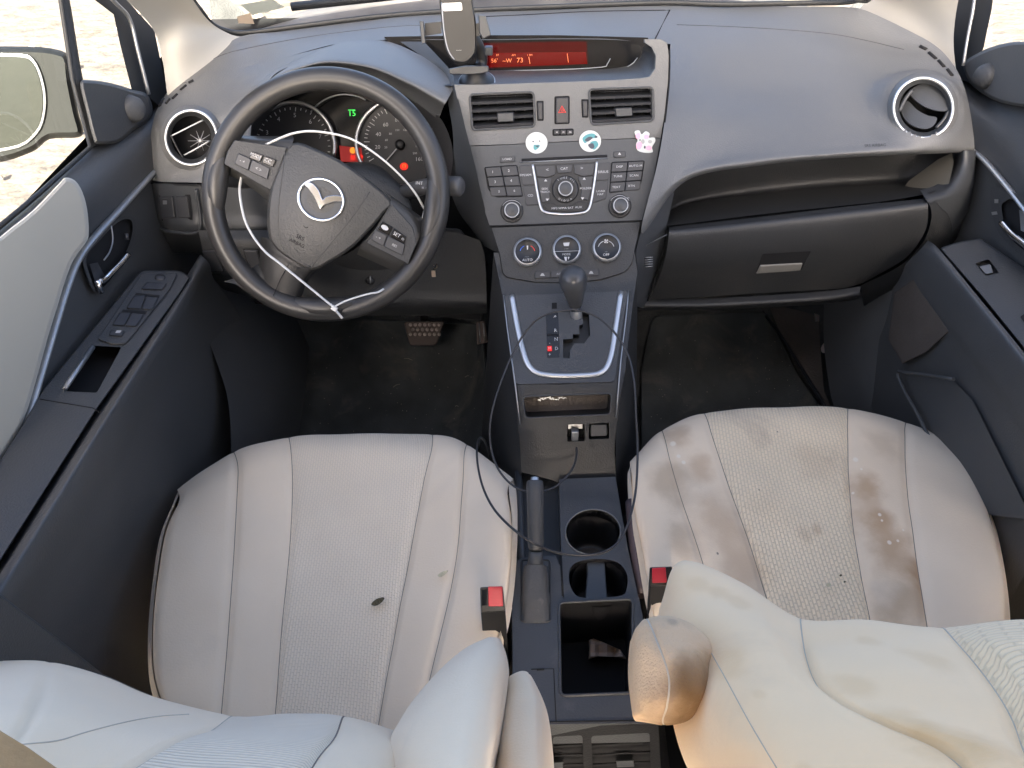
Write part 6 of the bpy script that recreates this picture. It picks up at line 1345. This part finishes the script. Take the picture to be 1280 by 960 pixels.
# left face continues down to the hinge
ao = ar.obj('armrest', 'fabarm', ps, label='grimy brown folded-up armrest')
W = 5*8+1; i = int(round(1.9*8)); mb = MB(); tube(mb, [V[k*W+i] for k in range(6, len(V)//W-10)], .0009, 6, cap=False); tube(mb, [V[k*W+i+20] for k in range(6, len(V)//W-10)], .0008, 6, cap=False); mb.obj('piping', 'stitch', ao)
flank_rows = [[(792, 810, .62), (788, 800, .70), (786, 815, .705), (786, 845, .705), (789, 880, .70), (792, 898, .69), (800, 900, .60)],
              [(800, 812, .50), (799, 820, .50), (798, 835, .50), (800, 850, .50), (802, 870, .50), (806, 880, .50), (810, 890, .50)]]
V, F, _, _ = loft([A(r, 'Z') for r in flank_rows], 6, 4); MB().add(V, F, True).obj('armrest_side', 'fabarm', ps)

def back_shell(cx, par):
    rows = [[Vector((cx+sx, y+dy, z)) for sx, dy in ((-.25, .07), (-.22, .0), (0, -.02), (.22, .0), (.25, .07))] for y, z in ((-.07, .90), (-.03, .80), (.04, .60), (.12, .40), (.16, .22), (.17, .08))]
    V, F, _, _ = loft(rows, 6, 6); MB().add(V, F, True).obj('back_shell', 'lower', par)
    rows = [[Vector((cx+sx, y, .08)) for sx in (-.24, 0, .24)] for y in (.17, .4, .62)]+[[Vector((cx+sx, .68, .2)) for sx in (-.24, 0, .24)]]
    V, F, _, _ = loft(rows, 4, 4); MB().add(V, F, True).obj('seat_base', 'black', par)
back_shell(-.335, ds_); back_shell(.37, ps)
# ================================================================== SEAT BELT BUCKLES and belt
def buckle(c, rp, bp, lab):
    top = at(*c); t = thing('seat_belt_buckle', lab, 'buckle', (top.x, top.y, top.z-.12), 'seat belt buckles')
    BP = Plane(top, (0, -.75, .66)); bx = Vector((1, 0, 0))
    mb = MB(); sheet(mb, rr(bp, 2), BP, depth=.02, h=0, bev=1, step=0)
    ps_ = [BP(*p, -.02) for p in rr(bp, 2)]; n = len(ps_); low = [Vector((p.x+.004, p.y-.035, p.z-.14)) for p in ps_]
    mb.add(ps_+low, [(i, (i+1) % n, n+(i+1) % n, n+i) for i in range(n)], False); mb.obj('housing', 'black', t)
    mb = MB(); sheet(mb, rr(rp, 1.5), BP, depth=.004, h=.003, bev=1, step=0); mb.obj('release_button', 'red', t)
    return t, BP
t, BP = buckle((616, 752, 'Z', .46), [(610, 733), (628, 733), (629, 758), (610.5, 758)], [(600, 734), (628.5, 732.5), (632, 764), (601, 766)], 'black seat belt buckle with red button beside the driver cushion')
mb = MB(); flatpoly(mb, [(602.5, 738), (608.5, 737), (608.5, 757), (602.5, 757)], BP, .001); mb.obj('tongue_slot', 'void', t)
buckle((824, 722, 'Z', .45), [(815, 710), (832, 709), (833.5, 728), (815, 729)], [(812, 709), (840, 708), (843, 732), (812, 733)], 'black seat belt buckle with red button beside the stained passenger cushion')
for p_, q_, nm in (((636, 700), (640, 850), 1),):
    mb = MB(); tube(mb, A([(644, 700, .36), (640, 760, .34), (641, 850, .33)], 'Z'), .005, 8); tag(mb.obj('seat_rail', 'black'), 'black rail between the driver seat and the console', 'seat rail')
# tan belt webbing crossing the lower left corner
b0 = [at(x, y, 'Z', z) for x, y, z in ((-60, 880, .86), (0, 913, .855), (36, 935, .85), (74, 962, .845), (200, 1060, .84))]
mb = MB(); V = b0+[p+Vector((-.035, -.035, .004)) for p in b0]; n = len(b0)
V += [p-Vector((0, 0, .0015)) for p in V]; fs = [(i, i+1, n+i+1, n+i) for i in range(n-1)]+[(2*n+i, 2*n+i+1, 3*n+i+1, 3*n+i) for i in range(n-1)]+[(i, i+1, 2*n+i+1, 2*n+i) for i in range(n-1)]
mb.add(V, fs, True); tag(mb.obj('seat_belt', 'strap'), 'tan seat belt webbing crossing the lower left of the driver backrest', 'seat belt')

# ================================================================== PHONE HOLDER
ph = thing('phone_holder', 'black phone cradle on a suction foot, standing left of the red display', 'phone holder', CEN(596, 104, .002))
HP = PY(1.15, .15); fx, fy = 596, 102
mb = MB(); c = at(596, 103, 'Y', 1.20); r = size_at(c)*22
lathe(mb, c, (0, -.25, 1), [(r, 0), (r, .003), (r*.72, .007), (r*.55, .013), (r*.45, .022), (r*.42, .026)], 36); mb.obj('suction_foot', 'black', ph)
mb = MB(); lathe(mb, c, (0, -.25, 1), [(r*1.06, -.001), (r*1.06, .002), (r*.98, .003)], 36); mb.obj('foot_rim', 'satin2', ph)
mb = MB(); sheet(mb, rr([(560, 86), (580, 82), (611, 82), (611, 90), (596, 93), (562, 93)], 3), PT(590, 88, 1.175, .2), depth=.02, bev=1, step=0); mb.obj('foot_lever', 'panel', ph)
mb = MB(); tube(mb, crv([at(596, 92, 'Y', 1.20), at(602, 78, 'Y', 1.215), at(600, 62, 'Y', 1.215), at(585, 35, 'Y', 1.21)], 4), .009, 12); mb.obj('stem', 'black', ph)
mb = MB(); cuboid(mb, at(611, 63, 'Y', 1.19), Vector((1, 0, 0)), Vector((0, 1, 0)), Vector((0, 0, 1)), .006, .006, .006); mb.obj('clamp_screw', 'panel', ph)
HB = PT(575, 40, 1.165, .35)
cr_ = crp([(549, -50), (549, 0), (551, 17), (553, 38), (557.5, 62), (566, 76), (574, 78.5), (583, 78), (591.5, 71), (595.5, 60), (595, 28), (591, 2), (588, -50)], 3, True)
mb = MB(); sheet(mb, cr_, HB, depth=.02, h=0, bev=2, step=0); hb_ = mb.obj('cradle', mat('cradle_shell', (.016, .016, .016), .4, bump=(500, .1, .0004)), ph)
mb = MB(); strip(mb, [(552, 3), (555, 38), (560, 62), (568, 75)], HB, .0011, .0); mb.obj('cradle_edge', 'satin2', hb_)
mb = MB(); flatpoly(mb, rr([(553, 4), (577, 3), (578, 13), (554, 14)], 2), HB, .0012); mb.obj('cradle_label', 'satin', hb_)
mb = MB(); text(mb, '-----', 573.5, 62.5, 3, HB, h=.0012, rot=-.03); mb.obj('cradle_lettering', 'white', hb_)
for arm, pad in (([(531, 29), (552, 27), (552, 42), (531, 45)], [(524, 25), (529.5, 26), (532.5, 54), (527, 55)]), ([(594, 30), (600, 28), (600, 44), (594, 46)], [(598, 18), (607, 19), (614, 44), (603, 49), (599, 40)])):
    mb = MB(); sheet(mb, arm, lambda x, y, h=0: HB(x, y, h-.005), depth=.008, step=0); mb.obj('arm', 'black', ph)
    mb = MB(); sheet(mb, rr(pad, 1.5), lambda x, y, h=0: HB(x, y, h+.012), depth=.03, bev=1, step=0); mb.obj('grip_pad', 'panel', ph)

# ================================================================== STICKERS on the fascia
def sticker(x, y, rx, ry, lab, marks, out=None, base='stickw'):
    t = thing('sticker', lab, 'sticker', CEN(x, y, .002), 'stickers on the centre fascia'); SPL = Plane(CEN(x, y, .004), CEN.norm(x, y-12)+CEN.norm(x, y+12)); S0 = lambda a, b, h=0: SPL(a, b, h)
    mb = MB(); sheet(mb, out or ell(x, y, rx, ry, 36), S0, depth=.0015, h=.0, step=0); mb.obj('backing', base, t)
    for m, polys in marks.items():
        mb = MB()
        for p in polys: flatpoly(mb, p, S0, .0004 if m != 'dark' else .0008)
        mb.obj('print', m, t)
sticker(670.7, 178.5, 13.7, 13.5, 'round white sticker with a small grey figure, left above the disc slot', {'teal': [rr([(667, 181), (675, 181), (674, 184), (669, 188), (667, 186)], 1)], 'dark': [ell(666.5, 176.8, 1.2, .8, 10), ell(674.5, 176.4, 1.2, .8, 10), rr([(668, 182), (674, 182), (672, 184.5)], .5)]})
sticker(737.6, 176.4, 13.7, 13.5, 'round white sticker with a swirling dark teal print, right above the disc slot', {'teal': [crp([(728, 173), (734, 168), (742, 167), (747, 172), (741, 173), (735, 176), (731, 179)], 3, True), crp([(738, 178), (745, 176), (748, 181), (743, 187), (739, 184)], 3, True)], 'dark': [crp([(731, 175), (736, 171), (741, 172), (735, 177)], 3, True), crp([(735, 181), (741, 179), (743, 184), (739, 186)], 3, True), ell(745, 171, 2, 1.4, 10)]})
sticker(805, 178, 13, 13, 'small pink and white die-cut sticker at the upper right of the radio', {'pink': [ell(797.5, 170, 3, 4, 14), ell(808, 171, 3.2, 3, 14), ell(799, 182, 3.6, 5, 14, .3), ell(811, 185, 3.8, 3, 14)], 'satin2': [ell(803.5, 177, 2.4, 3, 12), ell(812.5, 177, 2.6, 2.2, 12)], 'dark': [ell(806, 184, 1.2, 2, 10), ell(800, 175, .9, 1.2, 8)]},
        out=crp([(793, 165), (799, 163), (802, 168), (807, 164), (812, 167), (811, 172), (818, 172), (819, 177), (815, 184), (816, 190), (807, 191), (797, 188), (795, 180), (797, 175)], 3, True))

# ================================================================== CHARGING CABLE
cbl = thing('charging_cable', 'thin black charging cable looping from the console socket round the gear lever', 'cable', BZ(718, 560))
q = [(718, 552, .40), (721, 566, .40), (716, 585, .40), (700, 604, .40), (683, 613, .405), (662, 615, .41), (640, 606, .41), (622, 585, .42), (613, 555, .44), (614, 520, .47), (626, 478, .50), (646, 432, .53), (668, 402, .56), (690, 391, .575), (708, 388, .58), (724, 388, .58),
     (748, 397, .575), (770, 418, .56), (786, 446, .54), (793, 480, .52), (795, 520, .49), (797, 560, .46), (795, 610, .44), (788, 645, .43), (778, 670, .42), (764, 685, .42), (742, 693, .42), (715, 693.5, .42), (690, 689, .43), (665, 678, .45), (640, 660, .46), (618, 637, .455), (604, 610, .45), (597, 580, .445), (596.5, 556, .44), (601, 547, .42), (608, 556, .38), (614, 580, .32)]
mb = MB(); tube(mb, crv([at(x, y, 'Z', z) for x, y, z in q], 7), .0017, 8); mb.obj('cord', mat('cord', (.03, .03, .032), .4), cbl)
mb = MB(); c = at(718.5, 543, 'Z', .415); cuboid(mb, c, Vector((1, 0, 0)), Vector((0, 1, -.2)).normalized(), Vector((0, .2, 1)).normalized(), .0055, .006, .009); mb.obj('plug', 'satin2', cbl)
mb = MB(); tube(mb, [at(718.5, 549, 'Z', .405), at(718.5, 556, 'Z', .40)], .0024, 8); mb.obj('strain_relief', 'black', cbl)

# ================================================================== LITTER
BF = Prof([(.60, .29), (.30, .29)])
pts = [(736, 800), (742, 798), (752, 802), (775, 812), (784, 824), (768, 821), (748, 820), (736, 824)]
vs, fs = fill(pts if area(pts) > 0 else pts[::-1], (), 5); V = [at(x, y, 'Z', .30+.01*sin(x*.35)+.006*sin(y*.5)) for x, y in vs]
mb = MB(); mb.add(V, fs, False); mb.add([v-Vector((0, 0, .0006)) for v in V], fs, False); tag(mb.obj('paper_scrap', 'paper'), 'torn crumpled scrap of brown paper in the console bin', 'paper')
def litter(name, pts, z, m, lab, cat, hh=.0025, group=None):
    o = MB(); vs, fs = fill(pts if area(pts) > 0 else pts[::-1], (), 0); V = [at(x, y, 'Z', z+hh*(.6+.4*sin(x))) for x, y in vs]
    n = len(V); o.add(V+[v-Vector((0, 0, .0008)) for v in V], fs+[tuple(i+n for i in f) for f in fs], False); return tag(o.obj(name, m), lab, cat, group)
litter('dry_leaf', crp([(464, 755), (470, 749), (479, 746.5), (480, 749), (474, 755), (468, 757)], 3, True), .388, 'leaf', 'curled dark leaf on the driver cushion, near its middle', 'leaf')
litter('dry_leaf', crp([(547, 719), (553, 714.5), (560, 713), (557, 717), (551, 721)], 3, True), .404, 'crumb', 'small pale leaf on the right side of the driver cushion', 'leaf')
for i, (x, y, s) in enumerate(((1036, 731, 3), (1051, 719, 1.6), (1056, 727, 1.4))):
    litter('crumb', ell(x, y, s, s*.8, 8), .384, 'crumb' if i == 0 else 'leaf', ('pale crumb cluster on the ribbed middle of the passenger cushion', 'brown speck right of the pale crumb on the passenger cushion', 'black speck right of the pale crumb on the passenger cushion')[i], 'crumb')
mb = MB(); n_ = 0
for k in range(14):
    x = 672+k*2.6; y = 503+random.uniform(-1.5, 1.5); flatpoly(mb, [(x, y), (x+random.uniform(3, 6), y-random.uniform(0, 2)), (x+random.uniform(2, 5), y+random.uniform(1, 3))], BZ, -.030+random.uniform(0, .006))
tag(mb.obj('foil_wrapper', 'satin2'), 'crumpled shiny wrapper lying in the console tray', 'wrapper')
# grit on the mats and carpet: nobody could count it
mb = MB()
for i in range(150):
    x = random.uniform(370, 610) if i % 2 else random.uniform(810, 1030); y = random.uniform(420, 545); s = random.uniform(.5, 1.5)
    c = FLOOR(x, y, .0135); r = s*.0011; mb.add([c+Vector((r, 0, 0)), c+Vector((-r*.6, r, 0)), c+Vector((-r*.6, -r, 0)), c+Vector((0, 0, r))], [(0, 1, 3), (1, 2, 3), (2, 0, 3)], False)
for i in range(4):
    x = random.uniform(480, 610); y = random.uniform(440, 540); c = FLOOR(x, y, .0135); a = random.uniform(0, 6.3); d = Vector((cos(a), sin(a), 0))*random.uniform(.004, .012); tube(mb, [c-d, c+Vector((0, 0, .003)), c+d], .0006, 5)
tag(mb.obj('grit', mat('grit_pale', (.35, .31, .25), .9)), kind='stuff')
